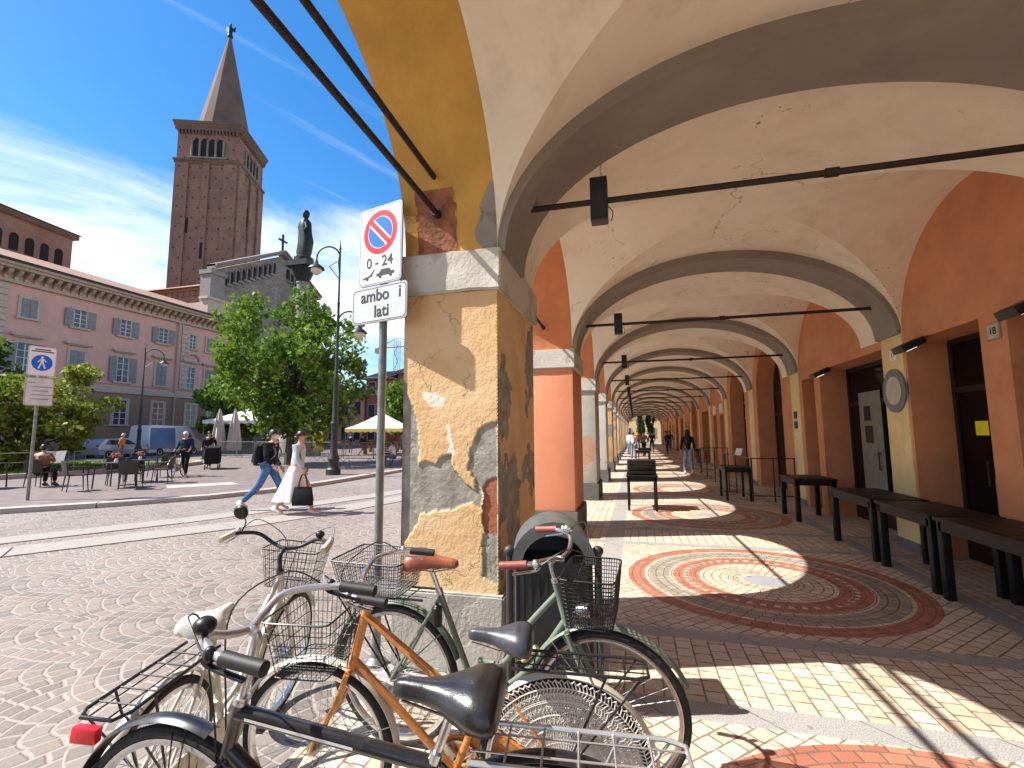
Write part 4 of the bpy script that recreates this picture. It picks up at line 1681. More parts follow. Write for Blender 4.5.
def lamp_post(name, label, loc, h, arms, rz=0, base=1.0):
    t = thing(name, label, 'street lamp', loc, rz)
    g = MB()
    k = base
    g.lathe([(.34 * k, 0), (.34 * k, .22), (.27 * k, .28), (.25 * k, .55), (.29 * k, .62), (.20 * k, .80), (.155 * k, 1.0), (.16 * k, 1.9), (.20 * k, 1.98), (.14 * k, 2.1), (.115 * k, 3.6), (.15 * k, 3.7), (.085 * k, 3.85), (.06 * k, h * .72), (.075 * k, h * .73), (.05 * k, h * .74), (.04 * k, h - .3), (.06 * k, h - .25), (.03 * k, h - .1), (.01, h + .15)], 16)
    g.build('post', M_lampgreen, t)
    for (z0, reach, zl, s) in arms:
        g = MB()
        rad = reach / 2
        pts = [(.0, 0, z0 - .7), (s * .05, 0, z0 - .2)] + [(s * (rad - rad * math.cos(a)), 0, z0 + rad * math.sin(a)) for a in [PI * i / 12 for i in range(1, 12)]] + [(s * reach, 0, z0 - .1)]
        g.tube(pts, .035, 8)
        g.tube([(0, 0, z0 - .9), (s * reach * .45, 0, z0 - .35), (s * .1, 0, z0 - .15)], .018, 6)
        a = g.build('arm', M_lampgreen, t)
        g = MB()
        zt = z0 - .1
        g.lathe([(.05, 0), (.07, -.12), (.30, -.30), (.32, -.36), (.26, -.36), (.05, -.18)], 16, (s * reach, 0, zt))
        l = g.build('lamp_shade', M_lampgreen, a)
        g = MB()
        g.lathe([(.22, -.35), (.20, -.48), (.10, -.58), (0, -.6)], 14, (s * reach, 0, zt))
        g.build('lamp_glass', M_lampglass, l)
    return t


lamp_post('street_lamp', 'tall dark iron lamp post with curved arms and a stout base beside the green tree', (-11.32, 16.16, .08), 9.25, [(8.65, .95, 0, -1), (6.0, .85, 0, 1)], R(14), .8)
lamp_post('street_lamp', 'thin dark lamp post in front of the pink palace', (-36.0, 27.5, .08), 8.4, [(7.6, 1.2, 0, 1)], R(60), .8)

# litter bin by the near pillar
bn = thing('litter_bin', 'dark grey litter bin with an arched hood between the near pillar and the green bicycle', 'litter bin', (-.52, 2.98, .008), R(12))
bn.scale = (.92, .80, .90)
M_bin = mat('bin_grey', (.045, .05, .052), .5, .3, .15, 10, .1, 60)
M_binlid = mat('bin_hood', (.16, .18, .18), .42, .5, .15, 10)
g = MB()
g.prism(rrect(.50, .42, .07), .86, Matrix.Translation((0, 0, .08)))
g.box(-.20, .20, -.16, .16, .0, .08)
g.build('bin_body', M_bin, bn, bevel=.006)
g = MB()
for i in range(9):
    x = -.2 + i * .05
    g.box(x - .012, x + .012, -.222, -.211, .16, .86)
g.build('slats', M_bin, bn)
g = MB()
n = 16
hood = []
for i in range(n + 1):
    a = PI - PI * i / n
    hood.append([(.265 * math.cos(a), -.24, .93 + .27 * math.sin(a)), (.265 * math.cos(a), .24, .93 + .27 * math.sin(a)), (.20 * math.cos(a), .24, .93 + .185 * math.sin(a)), (.20 * math.cos(a), -.24, .93 + .185 * math.sin(a))])
g.loft(hood)
g.build('hood', M_binlid, bn)
g = MB()
g.prism([(.2 * math.cos(PI * i / 14), .185 * math.sin(PI * i / 14)) for i in range(15)], .03, Matrix.Translation((0, .19, .93)) @ FACE)
g.build('back_plate', M_bin, bn)
for s in (-1, 1):
    g = MB()
    g.tube([(s * .28, -.20, 0), (s * .28, -.20, .98)], .022, 10)
    g.ball((s * .28, -.20, 1.01), .036, 12, 8)
    g.build('post', M_bin, bn)

# crowd barriers across the square
def barrier_proto():
    t = thing('crowd_barrier', 'grey steel crowd barrier', 'barrier')
    g = MB()
    g.tube([(-1.05, 0, .18), (-1.05, 0, 1.02), (-.98, 0, 1.1), (.98, 0, 1.1), (1.05, 0, 1.02), (1.05, 0, .18)], .021, 6)
    g.tube([(-1.05, 0, .2), (1.05, 0, .2)], .018, 6)
    g.build('frame', M_galv, t)
    g = MB()
    for i in range(17):
        x = -.94 + i * .1175
        g.tube([(x, 0, .2), (x, 0, 1.09)], .008, 4)
    g.build('bars', M_galv, t)
    for s in (-1, 1):
        g = MB()
        g.tube([(s * .8, -.3, .012), (s * .8, 0, .2), (s * .8, .3, .012)], .016, 5)
        g.build('foot', M_galv, t)
    return t


bp = barrier_proto()
bpts = [(-10.9, 23.5), (-13.1, 23.7), (-15.3, 24.1), (-17.5, 24.6), (-19.7, 25.2), (-21.8, 25.9), (-23.9, 26.6), (-26.0, 27.2), (-28.1, 27.8)]
blab = ['nearest the peeling pillar, beside the bench', 'just left of the sign post', 'right of the iron lamp post', 'behind the iron lamp post and the tree', 'behind the woman in the white skirt', 'behind the man with the backpack', 'left of the man with the backpack', 'before the white market awning', 'before the closed parasols']
for i, (x, y) in enumerate(bpts):
    o = bp if i == 0 else dup(bp)
    o.location = (x, y, .085)
    o.rotation_euler[2] = R(-16 if i > 2 else -7)
    tag(o, 'grey steel crowd barrier ' + blab[i], 'barrier', 'crowd barriers across the square')
# low rail round the lawn
for i, ((xa, ya), (xb, yb), lb) in enumerate((((-23.0, 10.9), (-22.2, 14.2), 'low metal rail along the lawn behind the seated reader'), ((-22.2, 14.4), (-21.9, 17.6), 'low metal rail along the lawn behind the café chairs'))):
    t = thing('lawn_rail', lb, 'rail', (xa, ya, .26), math.atan2(yb - ya, xb - xa), 'rails round the lawn')
    ln = math.hypot(xb - xa, yb - ya)
    g = MB()
    g.tube([(0, 0, 0), (0, 0, .75), (ln, 0, .75), (ln, 0, 0)], .022, 6).tube([(0, 0, .4), (ln, 0, .4)], .016, 6)
    g.build('rail', M_galv, t)
    for k in (1, 2):
        g = MB()
        g.tube([(ln * k / 3, 0, 0), (ln * k / 3, 0, .75)], .018, 6)
        g.build('post', M_galv, t)

# market tents and parasols
M_canvas = mat('white_canvas', (.74, .72, .66), .85, 0, .05, 2)
M_canvas_y = mat('yellow_canvas', (.75, .55, .12), .85, 0, .06, 2)
M_canvas_p = mat('beige_parasol_cloth', (.52, .41, .36), .9, 0, .08, 5)


def gazebo(name, label, loc, w, d, h, peak, mc, mv, rz=0):
    t = thing(name, label, 'market tent', loc, rz)
    g = MB()
    c = [(-w / 2, -d / 2), (w / 2, -d / 2), (w / 2, d / 2), (-w / 2, d / 2)]
    rings = []
    for k in range(6):
        s = 1 - k / 5 * .97
        z = h + (peak - h) * (k / 5) ** 1.25
        rings.append([(x * s, y * s, z) for x, y in c])
    g.loft(rings)
    g.build('canopy', mc, t, smooth=False)
    g = MB()
    for i in range(4):
        a, b_ = c[i], c[(i + 1) % 4]
        n = 10
        for k in range(n):
            p, q = [Vector((a[0] + (b_[0] - a[0]) * v / n, a[1] + (b_[1] - a[1]) * v / n, h)) for v in (k, k + 1)]
            m_ = (p + q) / 2
            g.face([p, q, (q.x, q.y, h - .22), (m_.x, m_.y, h - .32), (p.x, p.y, h - .22)])
    g.build('valance', mv, t, smooth=False)
    for x, y in c:
        g = MB()
        g.tube([(x * .97, y * .97, 0), (x * .97, y * .97, h)], .03, 6)
        g.build('post', M_galv, t)
    return t


gazebo('market_tent', 'white and yellow peaked market tent right of the iron lamp post', (-19.6, 34.2, 0), 4.6, 3.6, 2.1, 3.35, M_canvas, M_canvas_y, R(10))
gazebo('market_tent', 'white market tent behind the closed parasols', (-32.6, 34.5, 0), 6, 4.0, 2.9, 4.0, M_canvas, M_canvas, R(24))
gazebo('market_tent', 'white and yellow market tent behind the large shrub at far left', (-33.5, 12.4, 0), 5, 4.0, 2.5, 3.2, M_canvas, M_canvas_y, R(60))
gazebo('market_tent', 'grey white awning right of the large shrub', (-37.0, 22.0, 0), 4, 3.0, 2.3, 2.75, M_canvas, M_canvas, R(70))
for i, (x, y, lb) in enumerate(((-31.6, 30.3, 'left'), (-30.7, 30.9, 'right'))):
    t = thing('closed_parasol', 'folded beige parasol, %s one of the pair beyond the barriers' % lb, 'parasol', (x, y, 0), 0, 'closed parasols by the market')
    g = MB()
    rings = []
    for z, r in ((.45, .44), (.6, .50), (1.5, .42), (2.5, .30), (3.3, .16), (3.7, .06)):
        rings.append([(r * math.cos(2 * PI * k / 24) * (1 + .16 * (k % 3 - 1)), r * math.sin(2 * PI * k / 24) * (1 + .16 * (k % 3 - 1)), z) for k in range(24)])
    g.loft(rings)
    g.build('cloth', M_canvas_p, t, ang=60)
    g = MB()
    g.tube([(0, 0, 0), (0, 0, 3.8)], .03, 8)
    g.build('pole', M_galv, t)
    g = MB()
    g.box(-.45, .45, -.45, .45, 0, .12)
    g.build('foot', M_canvas, t)

# benches, planters, vehicles
M_benchwood = mat('bench_slats', (.10, .075, .055), .7, 0, .2, 12)
t = thing('park_bench', 'dark slatted bench with curved iron legs beside the peeling pillar edge', 'bench', (-12.0, 22.0, .085), R(96))
g = MB()
for i in range(5):
    g.box(-.9, .9, -.22 + i * .1, -.14 + i * .1, .43, .46)
g.build('seat', M_benchwood, t)
g = MB()
for i in range(4):
    g.box(-.9, .9, .28 + i * .03, .305 + i * .03, .54 + i * .11, .62 + i * .11)
g.build('backrest', M_benchwood, t)
for x in (-.75, .75):
    g = MB()
    g.tube([(x, -.2, 0), (x, -.2, .42), (x, .26, .42), (x, .40, .95)], .022, 6).tube([(x, .34, 0), (x, .26, .42)], .022, 6)
    g.build('leg', M_lampgreen, t)

M_vanw = mat('van_white', (.68, .70, .72), .3, 0, .04, coat=.3)
M_vanb = mat('van_blue', (.10, .20, .42), .3, 0, .05, coat=.3)
M_cary = mat('yellow_paint', (.70, .52, .03), .3, 0, .05, coat=.3)
M_carlb = mat('pale_blue_paint', (.34, .42, .52), .3, .2, .05, coat=.4)
M_tyre = mat('tyre_rubber', (.020, .019, .018), .85, 0, .3, 30, .3, 80, dirt=(.09, .08, .07), dirt_amt=.6, dscale=7)
M_rimg = mat('wheel_rim', (.45, .45, .46), .35, .8)
M_taill = mat('tail_lamp', (.45, .02, .02), .2)
M_headl = mat('head_lamp', (.7, .7, .68), .15)


def vehicle(name, label, cat, loc, rz, Ln, Wd, prof, win, body, low=None, z0=.28):
    """prof: side outline (x, z) clockwise from rear bottom; win: list of side-window polygons"""
    t = thing(name, label, cat, loc, rz)
    g = MB()
    M = Matrix(((1, 0, 0, 0), (0, 0, 1, -Wd / 2), (0, 1, 0, 0), (0, 0, 0, 1)))
    g.prism(prof, Wd, M)
    for v in g.bm.verts:
        zz = v.co.z
        if zz > 1.0:
            v.co.y *= 1 - .13 * min(1, (zz - 1.0) / .8)
    g.build('body', body, t, bevel=.05, ang=40)
    for poly in win:
        for s in (-1, 1):
            g = MB()
            a = [g.v((x, s * (Wd / 2 * (1 - .13 * max(0, min(1, (z - 1) / .8))) + .006), z)) for x, z in poly]
            g.f(a)
            g.build('window', M_pane, t, smooth=False)
    for x in (-Ln * .31, Ln * .33):
        for s in (-1, 1):
            g = MB()
            g.lathe([(.18, -.11), (.31, -.11), (.33, -.06), (.33, .06), (.31, .11), (.18, .11)], 20, (x, s * (Wd / 2 - .08), .33), Matrix.Rotation(R(90), 4, 'X'))
            w = g.build('wheel', M_tyre, t)
            g = MB()
            g.lathe([(0, -.09), (.19, -.12), (.2, 0), (.19, .12), (0, .09)], 16, (x, s * (Wd / 2 - .08), .33), Matrix.Rotation(R(90), 4, 'X'))
            g.build('rim', M_rimg, w)
    for s in (-1, 1):
        g = MB()
        g.cbox((Ln / 2 - .05, s * Wd * .36, .72), (.12, .32, .16))
        g.build('headlight', M_headl, t)
        g = MB()
        g.cbox((-Ln / 2 + .04, s * Wd * .42, .85), (.1, .12, .3))
        g.build('tail_light', M_taill, t)
    return t


vanp = [(-2.6, .3), (-2.65, 1.0), (-2.6, 2.35), (-2.4, 2.5), (1.1, 2.5), (1.4, 2.35), (2.0, 1.45), (2.6, 1.15), (2.7, .8), (2.68, .3)]
vehicle('delivery_van', 'white delivery van with a blue rear half parked before the pink palace', 'van', (-38.5, 31.8, 0), R(96), 5.3, 2.0, vanp, [[(.7, 1.45), (1.55, 1.45), (1.25, 2.2), (.7, 2.25)]], M_vanw)
t = bpy.data.objects['delivery_van']
for s in (-1, 1):
    g = MB()
    g.face([(-2.55, s * 1.008, .6), (-.2, s * 1.008, .6), (-.2, s * 1.008, 1.0), (-.2, s * .882, 2.3), (-2.5, s * .882, 2.3), (-2.55, s * 1.008, 1.0)])
    g.build('blue_panel', M_vanb, t, smooth=False, recalc=False)
carp = [(-2.0, .3), (-2.08, .85), (-1.95, 1.02), (-1.5, 1.45), (.2, 1.48), (.95, 1.02), (1.9, .88), (2.08, .65), (2.05, .3)]
cwin = [[(-1.6, 1.02), (-.5, 1.02), (-.5, 1.38), (-1.32, 1.38)], [(-.42, 1.02), (.75, 1.02), (.15, 1.40), (-.42, 1.38)]]
vehicle('parked_car', 'pale blue car parked behind the large shrub, left of the white van', 'car', (-38.0, 27.4, 0), R(95), 4.1, 1.75, carp, cwin, M_carlb)
vehicle('market_van', 'yellow market van half hidden behind the man with the backpack', 'van', (-27.6, 34.0, 0), R(160), 5.3, 2.0, [(x, z * .78) for x, z in vanp], [[(.7, 1.12), (1.55, 1.12), (1.25, 1.7), (.7, 1.74)]], M_cary)
# market stalls: crates of goods under the tents
M_crate = mat('wooden_crate', (.32, .20, .11), .85, 0, .25, 8)
M_goods = mat('market_goods', (.42, .10, .05), .8, 0, .6, 5)
for i, (x, y, rz, lb, cl) in enumerate(((-19.4, 33.6, 10, 'market table of red goods under the white and yellow tent', M_goods), (-21.8, 38.4, 10, 'market table of green goods behind the white and yellow tent', M_leaf_d), (-29.0, 33.0, 24, 'market table with wooden boxes under the white tent', M_crate))):
    t = thing('market_table', lb, 'market stall', (x, y, 0), R(rz))
    g = MB()
    g.box(-1.3, 1.3, -.4, .4, .72, .78)
    g.build('top', M_crate, t)
    for sx in (-1.2, 1.2):
        g = MB()
        g.box(sx - .04, sx + .04, -.35, .35, 0, .72)
        g.build('leg', M_crate, t)
    g = MB()
    rr = random.Random(i)
    for k in range(10):
        g.cbox((-1.15 + k * .255, rr.uniform(-.1, .1), .90 + rr.uniform(-.02, .06)), (.22, .5, .24))
    g.build('goods', cl, t, smooth=False)

# ================================================================== BICYCLES
M_chrome = mat('worn_chrome', (.62, .62, .62), .22, .95, .12, 18)
M_spoke = mat('spoke_steel', (.42, .42, .43), .35, .9)
M_rubber = mat('black_rubber', (.014, .014, .015), .6, 0, .2, 30)
M_green = mat('sage_green_paint', (.17, .215, .165), .35, .1, .12, 10, dirt=(.10, .09, .07), dirt_amt=.5, coat=.25)
M_orangeb = mat('worn_orange_paint', (.58, .22, .05), .42, .1, .2, 14, .15, 90, dirt=(.22, .11, .055), dirt_amt=.9, dscale=13, coat=.2)
M_blackb = mat('black_bike_paint', (.016, .016, .019), .28, .1, .3, 14, dirt=(.09, .08, .07), dirt_amt=.5, dscale=11, coat=.3)
M_creamb = mat('cream_bike_paint', (.60, .57, .48), .35, .05, .06, 10, dirt=(.35, .28, .2), dirt_amt=.5, dscale=9, coat=.2)
M_saddle_br = mat('brown_leather', (.27, .075, .035), .38, 0, .15, 14, .15, 90, coat=.15)
M_saddle_bk = mat('black_leather', (.016, .016, .018), .30, 0, .3, 22, .10, 160, dirt=(.05, .045, .04), dirt_amt=.3, dscale=14, coat=.15)
M_saddle_bl = mat('slate_leather', (.042, .046, .06), .36, 0, .3, 22, .10, 160, dirt=(.09, .085, .08), dirt_amt=.3, dscale=14, coat=.1)
M_saddle_w = mat('cream_leather', (.66, .63, .54), .45, 0, .06, 12, .1, 90)
M_grip_br = mat('brown_grip', (.28, .07, .05), .5, 0, .12, 18)
M_grip_cr = mat('cork_grip', (.62, .50, .36), .7, 0, .1, 30)
M_reflector = mat('red_reflector', (.75, .02, .03), .15, 0, .1, 20, coat=.4)
M_lace = mat('white_lace', (.66, .62, .56), .9, 0, .08, 20)
M_silver = mat('silver_paint', (.50, .49, .50), .3, .7, .08, 12)
M_cable = mat('cable_black', (.02, .02, .02), .5)
WR = .335                       # tyre centre-line radius


def circ(c, r, n, plane='xz', a0=0):
    return [(c[0] + r * math.cos(a0 + 2 * PI * i / n), c[1], c[2] + r * math.sin(a0 + 2 * PI * i / n)) for i in range(n)]


def wheel(parent, x, seed=0, rimm=None, tyrem=None, white=False):
    c = (x, 0, .352)
    g = MB()
    g.tube([(x, -.05, .352), (x, -.03, .352), (x, -.028, .352), (x, .028, .352), (x, .03, .352), (x, .05, .352)], [.012, .012, .03, .03, .012, .012], 12)
    g.tube([(x, -.025, .352), (x, .025, .352)], .017, 10)
    for i in range(32):
        a = 2 * PI * i / 32 + seed
        s = 1 if i % 2 else -1
        k = a + (.5 if (i // 2) % 2 else -.5)
        g.tube([(x + .026 * math.cos(k), s * .028, .352 + .026 * math.sin(k)), (x + .308 * math.cos(a), s * .004, .352 + .308 * math.sin(a))], .0013, 4)
    w = g.build('wheel', M_spoke, parent)
    g = MB()
    n = 72
    prof = [(.302, -.011), (.309, -.014), (.321, -.014), (.321, .014), (.309, .014), (.302, .011)]
    rings = [[(x + r * math.cos(2 * PI * i / n), y, .352 + r * math.sin(2 * PI * i / n)) for r, y in prof] for i in range(n)]
    rings.append(rings[0])
    g.loft(rings, cap=False)
    bmesh.ops.remove_doubles(g.bm, verts=g.bm.verts[:], dist=.0002)
    g.build('rim', rimm or M_chrome, w)
    g = MB()
    g.tube(circ(c, WR, n), .0185, 10, closed=True)
    g.build('tyre', tyrem or M_tyre, w)
    return w


def fender(parent, x, a0, a1, m, y=.026, r=.372):
    g = MB()
    n = 30
    rings = []
    for i in range(n + 1):
        a = a0 + (a1 - a0) * i / n
        ring = []
        for k in range(7):
            t = -1 + 2 * k / 6
            rr_ = r + .012 * (1 - t * t)
            ring.append((x + rr_ * math.cos(a), y * t, .352 + rr_ * math.sin(a)))
        for k in range(6, -1, -1):
            t = -1 + 2 * k / 6
            rr_ = r - .002 + .012 * (1 - t * t)
            ring.append((x + rr_ * math.cos(a), y * t * .97, .352 + rr_ * math.sin(a)))
        rings.append(ring)
    g.loft(rings)
    for s in (-1, 1):
        for a in (a0 + (a1 - a0) * .12, a0 + (a1 - a0) * .2):
            g.tube([(x, s * .045, .352), (x + r * math.cos(a), s * .027, .352 + r * math.sin(a))], .0022, 5)
    return g.build('mudguard', m, parent, ang=50)


def saddle(parent, x, z, m, length=.27, wide=.105, tilt=0.):
    """nose forward (+x)"""
    rings = []
    prof = [(-.5, .72, .010), (-.47, .95, .030), (-.38, 1.0, .042), (-.25, .93, .040), (-.10, .66, .028), (.05, .40, .018), (.22, .26, .014), (.38, .21, .013), (.46, .17, .008), (.5, .07, .0)]
    g = MB()
    n = 18
    for t, w, h in prof:
        ring = []
        for k in range(n):
            a = 2 * PI * k / n
            yy = wide * w * math.cos(a)
            s = math.sin(a)
            top = h * 1.0
            zz = top * max(s, 0) ** .7 - (.050 * min(1, w + .25)) * max(-s, 0) ** .6 - .022 * (abs(math.cos(a)) ** 4)
            ring.append((x + t * length, yy, z + zz + t * length * math.tan(tilt)))
        rings.append(ring)
    g.loft(rings)
    o = g.build('saddle', m, parent, ang=70)
    g = MB()
    for s in (-1, 1):
        g.tube([(x + .12, s * .012, z - .035), (x, s * .022, z - .060), (x - .09, s * .03, z - .045)], .004, 6)
    for s in (-1, 1):
        pts = []
        for i in range(36):
            a = i * .9
            pts.append((x - .085 + .013 * math.cos(a), s * .045 + .013 * math.sin(a), z - .075 + .055 * i / 36))
        g.tube(pts, .0025, 4)
    g.build('saddle_rail', M_chrome, o)
    return o


def wire_basket(parent, M, w, d, h, taper, m, nw=14, nd=9, nh=6, mesh=False, name='basket'):
    """open-topped wire basket; local origin at floor centre"""
    g = MB()
    g.M = M

    def pt(u, v, t):
        s = taper + (1 - taper) * t
        return (u * w / 2 * s, v * d / 2 * s, t * h)
    for t in [0] + [i / nh for i in range(1, nh + 1)]:
        r = .0042 if t == 1 else .0016 if mesh else .0019
        if t == 0:
            r = .003
        c = [pt(-1, -1, t), pt(1, -1, t), pt(1, 1, t), pt(-1, 1, t)]
        rr_ = []
        for i in range(4):      # rounded corners
            a, b_, c_ = Vector(c[i - 1]), Vector(c[i]), Vector(c[(i + 1) % 4])
            k = .035
            p, q = b_ + (a - b_).normalized() * k, b_ + (c_ - b_).normalized() * k
            rr_ += [p, p.lerp(b_, .6).lerp(b_.lerp(q, .4), .5), q]
        g.tube(rr_, r, 5, closed=True)
    for i in range(1, nw):
        u = -1 + 2 * i / nw
        g.tube([pt(u, -1, 1), pt(u, -1, 0), pt(u, 1, 0), pt(u, 1, 1)], .0016, 4)
    for i in range(1, nd):
        v = -1 + 2 * i / nd
        g.tube([pt(-1, v, 1), pt(-1, v, 0), pt(1, v, 0), pt(1, v, 1)], .0016, 4)
    return g.build(name, m, parent)


def rack(parent, x0, x1, z, w, m, spring=True, hub=0., z1=None):
    g = MB()
    z1 = z if z1 is None else z1
    pts = [(x1, -w * .5, z1), (x0 + .05, -w * .5, z), (x0, -w * .35, z), (x0, w * .35, z), (x0 + .05, w * .5, z), (x1, w * .5, z1)]
    g.tube(pts, .0065, 8)
    for s in (-.22, .22):
        g.tube([(x1, s * w, z1), (x0, s * w, z)], .003, 5)
    for i in range(1, 6):
        xx = x0 + (x1 - x0) * i / 6
        zz = z + (z1 - z) * i / 6
        g.tube([(xx, -w * .5, zz), (xx, w * .5, zz)], .0035, 5)
    for s in (-1, 1):
        g.tube([(hub, s * .055, .36), (x0 + (x1 - x0) * .3, s * w * .5, z + (z1 - z) * .3)], .005, 6)
        g.tube([(hub, s * .055, .36), (x0 + .03, s * w * .5, z)], .0045, 6)
    r_ = g.build('rear_rack', m, parent)
    return r_


def bicycle(name, label, rear, front, cfg, lean=0.):
    dx, dy = front[0] - rear[0], front[1] - rear[1]
    ln = math.hypot(dx, dy)
    WB = 1.08
    t = thing(name, label, 'bicycle', (rear[0], rear[1], .0), math.atan2(dy, dx), None, (0, 0), ln / WB)
    t.rotation_mode = 'XYZ'
    t.rotation_euler = (R(lean), 0, math.atan2(dy, dx))
    fm = cfg['frame']
    bb = Vector((.455, 0, .295))
    hub = Vector((0, 0, .352))
    fh = Vector((WB, 0, .352))
    ht = Vector(cfg.get('head_top', (.855, 0, .90)))
    hb = Vector(cfg.get('head_bot', (.905, 0, .72)))
    st = Vector(cfg.get('seat_top', (.255, 0, .80)))
    steer = R(cfg.get('steer', 0))
    ax = (ht - hb).normalized()
    ST = Matrix.Translation(hb) @ Matrix.Rotation(steer, 4, ax) @ Matrix.Translation(-hb)
    # frame
    g = MB()
    g.tube([hb - ax * .01, hb, ht, ht + ax * .01], [.021, .019, .019, .021], 14)
    g.tube([bb, st], [.016, .015], 12)
    if cfg['style'] == 'step':        # two swooping tubes
        g.tube(spline([ht - ax * .05, ht + Vector((-.16, 0, -.24)), bb + Vector((.14, 0, .20)), bb + Vector((.02, 0, .16)) + (st - bb) * .06], 6), .0145, 10)
        g.tube(spline([hb + ax * .01, hb + Vector((-.17, 0, -.22)), bb + Vector((.10, 0, .05)), bb], 6), .0165, 10)
    elif cfg['style'] == 'mixte':
        for s in (-1, 1):
            g.tube([ht - ax * .05 + Vector((0, s * .012, 0)), bb.lerp(st, .55) + Vector((0, s * .02, 0)), hub + Vector((0, s * .05, 0))], .009, 8)
        g.tube([hb + ax * .01, bb], .0165, 12)
    elif cfg['style'] == 'curve':     # single low sweeping bar that runs back to the seat tube
        g.tube(spline([ht - ax * .04, ht + Vector((-.17, 0, -.20)), bb + Vector((.13, 0, .16)), bb.lerp(st, .18), bb.lerp(st, .30) + Vector((-.02, 0, 0))], 7), .0145, 10)
        g.tube([hb + ax * .01, bb], .0165, 12)
    else:                             # diamond
        g.tube([ht - ax * .03, st.lerp(bb, .06)], cfg.get('tube', .0165), 12)
        g.tube([hb + ax * .01, bb], cfg.get('tube', .0165) * 1.05, 12)
    for s in (-1, 1):
        g.tube([st.lerp(bb, .05) + Vector((0, s * .015, 0)), hub + Vector((.03, s * .05, .05)), hub + Vector((0, s * .055, 0))], [.008, .007, .009], 8)
        g.tube([bb + Vector((-.02, s * .03, 0)), hub + Vector((.16, s * .045, .0)), hub + Vector((0, s * .055, 0))], [.010, .009, .009], 8)
    g.tube([bb + Vector((0, -.036, 0)), bb + Vector((0, .036, 0))], .022, 12)
    fr = g.build('frame', fm, t, ang=45)
    if cfg.get('stripe'):
        g = MB()
        a, b_ = ht - ax * .03, st.lerp(bb, .06)
        u = Vector((0, 0, 1))
        for s, o in ((1, .0006), (-1, .0006)):
            for k in range(1):
                p0, p1 = a.lerp(b_, .06), a.lerp(b_, .62)
                q = Vector((0, s * (cfg['tube'] + .0008), .0))
                g.box(0, 0, 0, 0, 0, 0) if False else None
                g.face([p0 + q + u * .004, p1 + q + u * .004, p1 + q - u * .004, p0 + q - u * .004])
        g.build('stripe', M_lamp, fr, smooth=False)
    # fork, front wheel and what turns with them
    g = MB()
    g.M = ST
    cr = hb - ax * .035
    g.tube([cr + Vector((0, -.045, 0)), cr + Vector((0, .045, 0))], .013, 10)
    g.tube([hb, cr], .018, 12)
    for s in (-1, 1):
        g.tube(spline([cr + Vector((0, s * .044, 0)), cr.lerp(fh, .5) + Vector((-.010, s * .048, 0)), fh + Vector((-.035, s * .05, .09)), fh + Vector((0, s * .052, 0))], 6), [.0125 - .0055 * i / 18 for i in range(19)], 9)
    g.build('fork', cfg.get('fork', fm), t, ang=45)
    w = wheel(t, WB, .1, cfg.get('rim'))
    w.matrix_local = ST
    wheel(t, 0, .05, cfg.get('rim'))
    if cfg.get('fender'):
        fender(t, 0, R(20), R(205), cfg['fender'])
        if cfg.get('front_fender', True):
            f2 = fender(t, WB, R(205 - cfg.get('ff', 0)), R(25 + cfg.get('ff2', 0)), cfg['fender'])
            f2.matrix_local = ST
    # stem, bars, grips, levers
    bars = cfg.get('bars', 'sweep')
    sh = cfg.get('stem', .12)
    top = ht + ax * sh
    g = MB()
    g.M = ST
    fwd = Vector((cfg.get('reach', .06), 0, .015))
    g.tube(spline([ht, top - ax * .02, top + fwd * .5, top + fwd], 5), [.0125] * 16, 10)
    g.tube([ht - ax * .004, ht + ax * .016], .021, 12)
    hbm = cfg.get('barm', M_chrome)
    c = top + fwd
    W2 = cfg.get('barw', .29)
    rise = cfg.get('rise', .06)
    back = cfg.get('back', .22)
    half = [c, c + Vector((.015, W2 * .28, rise * .25)), c + Vector((.0, W2 * .62, rise)), c + Vector((-back * .45, W2 * .95, rise * 1.05)), c + Vector((-back, W2, rise * .85))]
    pts = [Vector((p.x, -p.y, p.z)) for p in reversed(half)] + half[1:]
    sp = spline(pts, 6)
    hb_ = MB()
    hb_.M = ST
    hb_.tube(sp, .0112, 10)
    for v in g.bm.verts:
        pass
    stem_o = g.build('stem', hbm, t, ang=45)
    bar_o = hb_.build('handlebar', cfg.get('barm2', hbm), t, ang=60)
    gm = cfg.get('grip', M_rubber)
    for s in (0, 1):
        seq = sp if s else sp[::-1]
        e0, e1 = seq[-1], seq[-6]
        d = (e0 - e1).normalized()
        g = MB()
        g.M = ST
        g.tube([e0 - d * .115, e0 - d * .112, e0 - d * .06, e0 - d * .004, e0 + d * .004, e0 + d * .006], [.013, .0175, .0165, .0175, .0175, .010], 12)
        g.build('grip', gm, bar_o)
        g = MB()
        g.M = ST
        b0 = e0 - d * .15
        g.ball(b0, (.016, .016, .02), 8, 6)
        lv = [b0 + Vector((.018, 0, -.012)), b0 + d * .05 + Vector((.045, 0, -.022)), b0 + d * .14 + Vector((.040, 0, -.032))]
        g.tube(spline(lv, 4), .0055, 7, flat=1.6)
        g.build('brake_lever', M_chrome if not cfg.get('darklever') else M_black, bar_o)
        g = MB()
        g.M = ST
        cab = [b0 + Vector((.02, 0, -.005)), b0 + Vector((.12, (-1 if s else 1) * .05, .05)), c + Vector((.11, (.05 if s else -.05), .02)), ht + Vector((.07, (.02 if s else -.02), -.04)), hb + Vector((.02, .02 if s else -.02, -.02))]
        g.tube(spline(cab, 6), .0027, 5)
        g.build('brake_cable', M_cable, bar_o)
    # seat post and saddle
    d = (st - bb).normalized()
    sx = st + d * cfg.get('post', .11)
    g = MB()
    g.tube([st - d * .02, st + d * .012], .0185, 12)
    g.tube([st, sx], .0125, 10)
    g.build('seatpost', M_chrome, t)
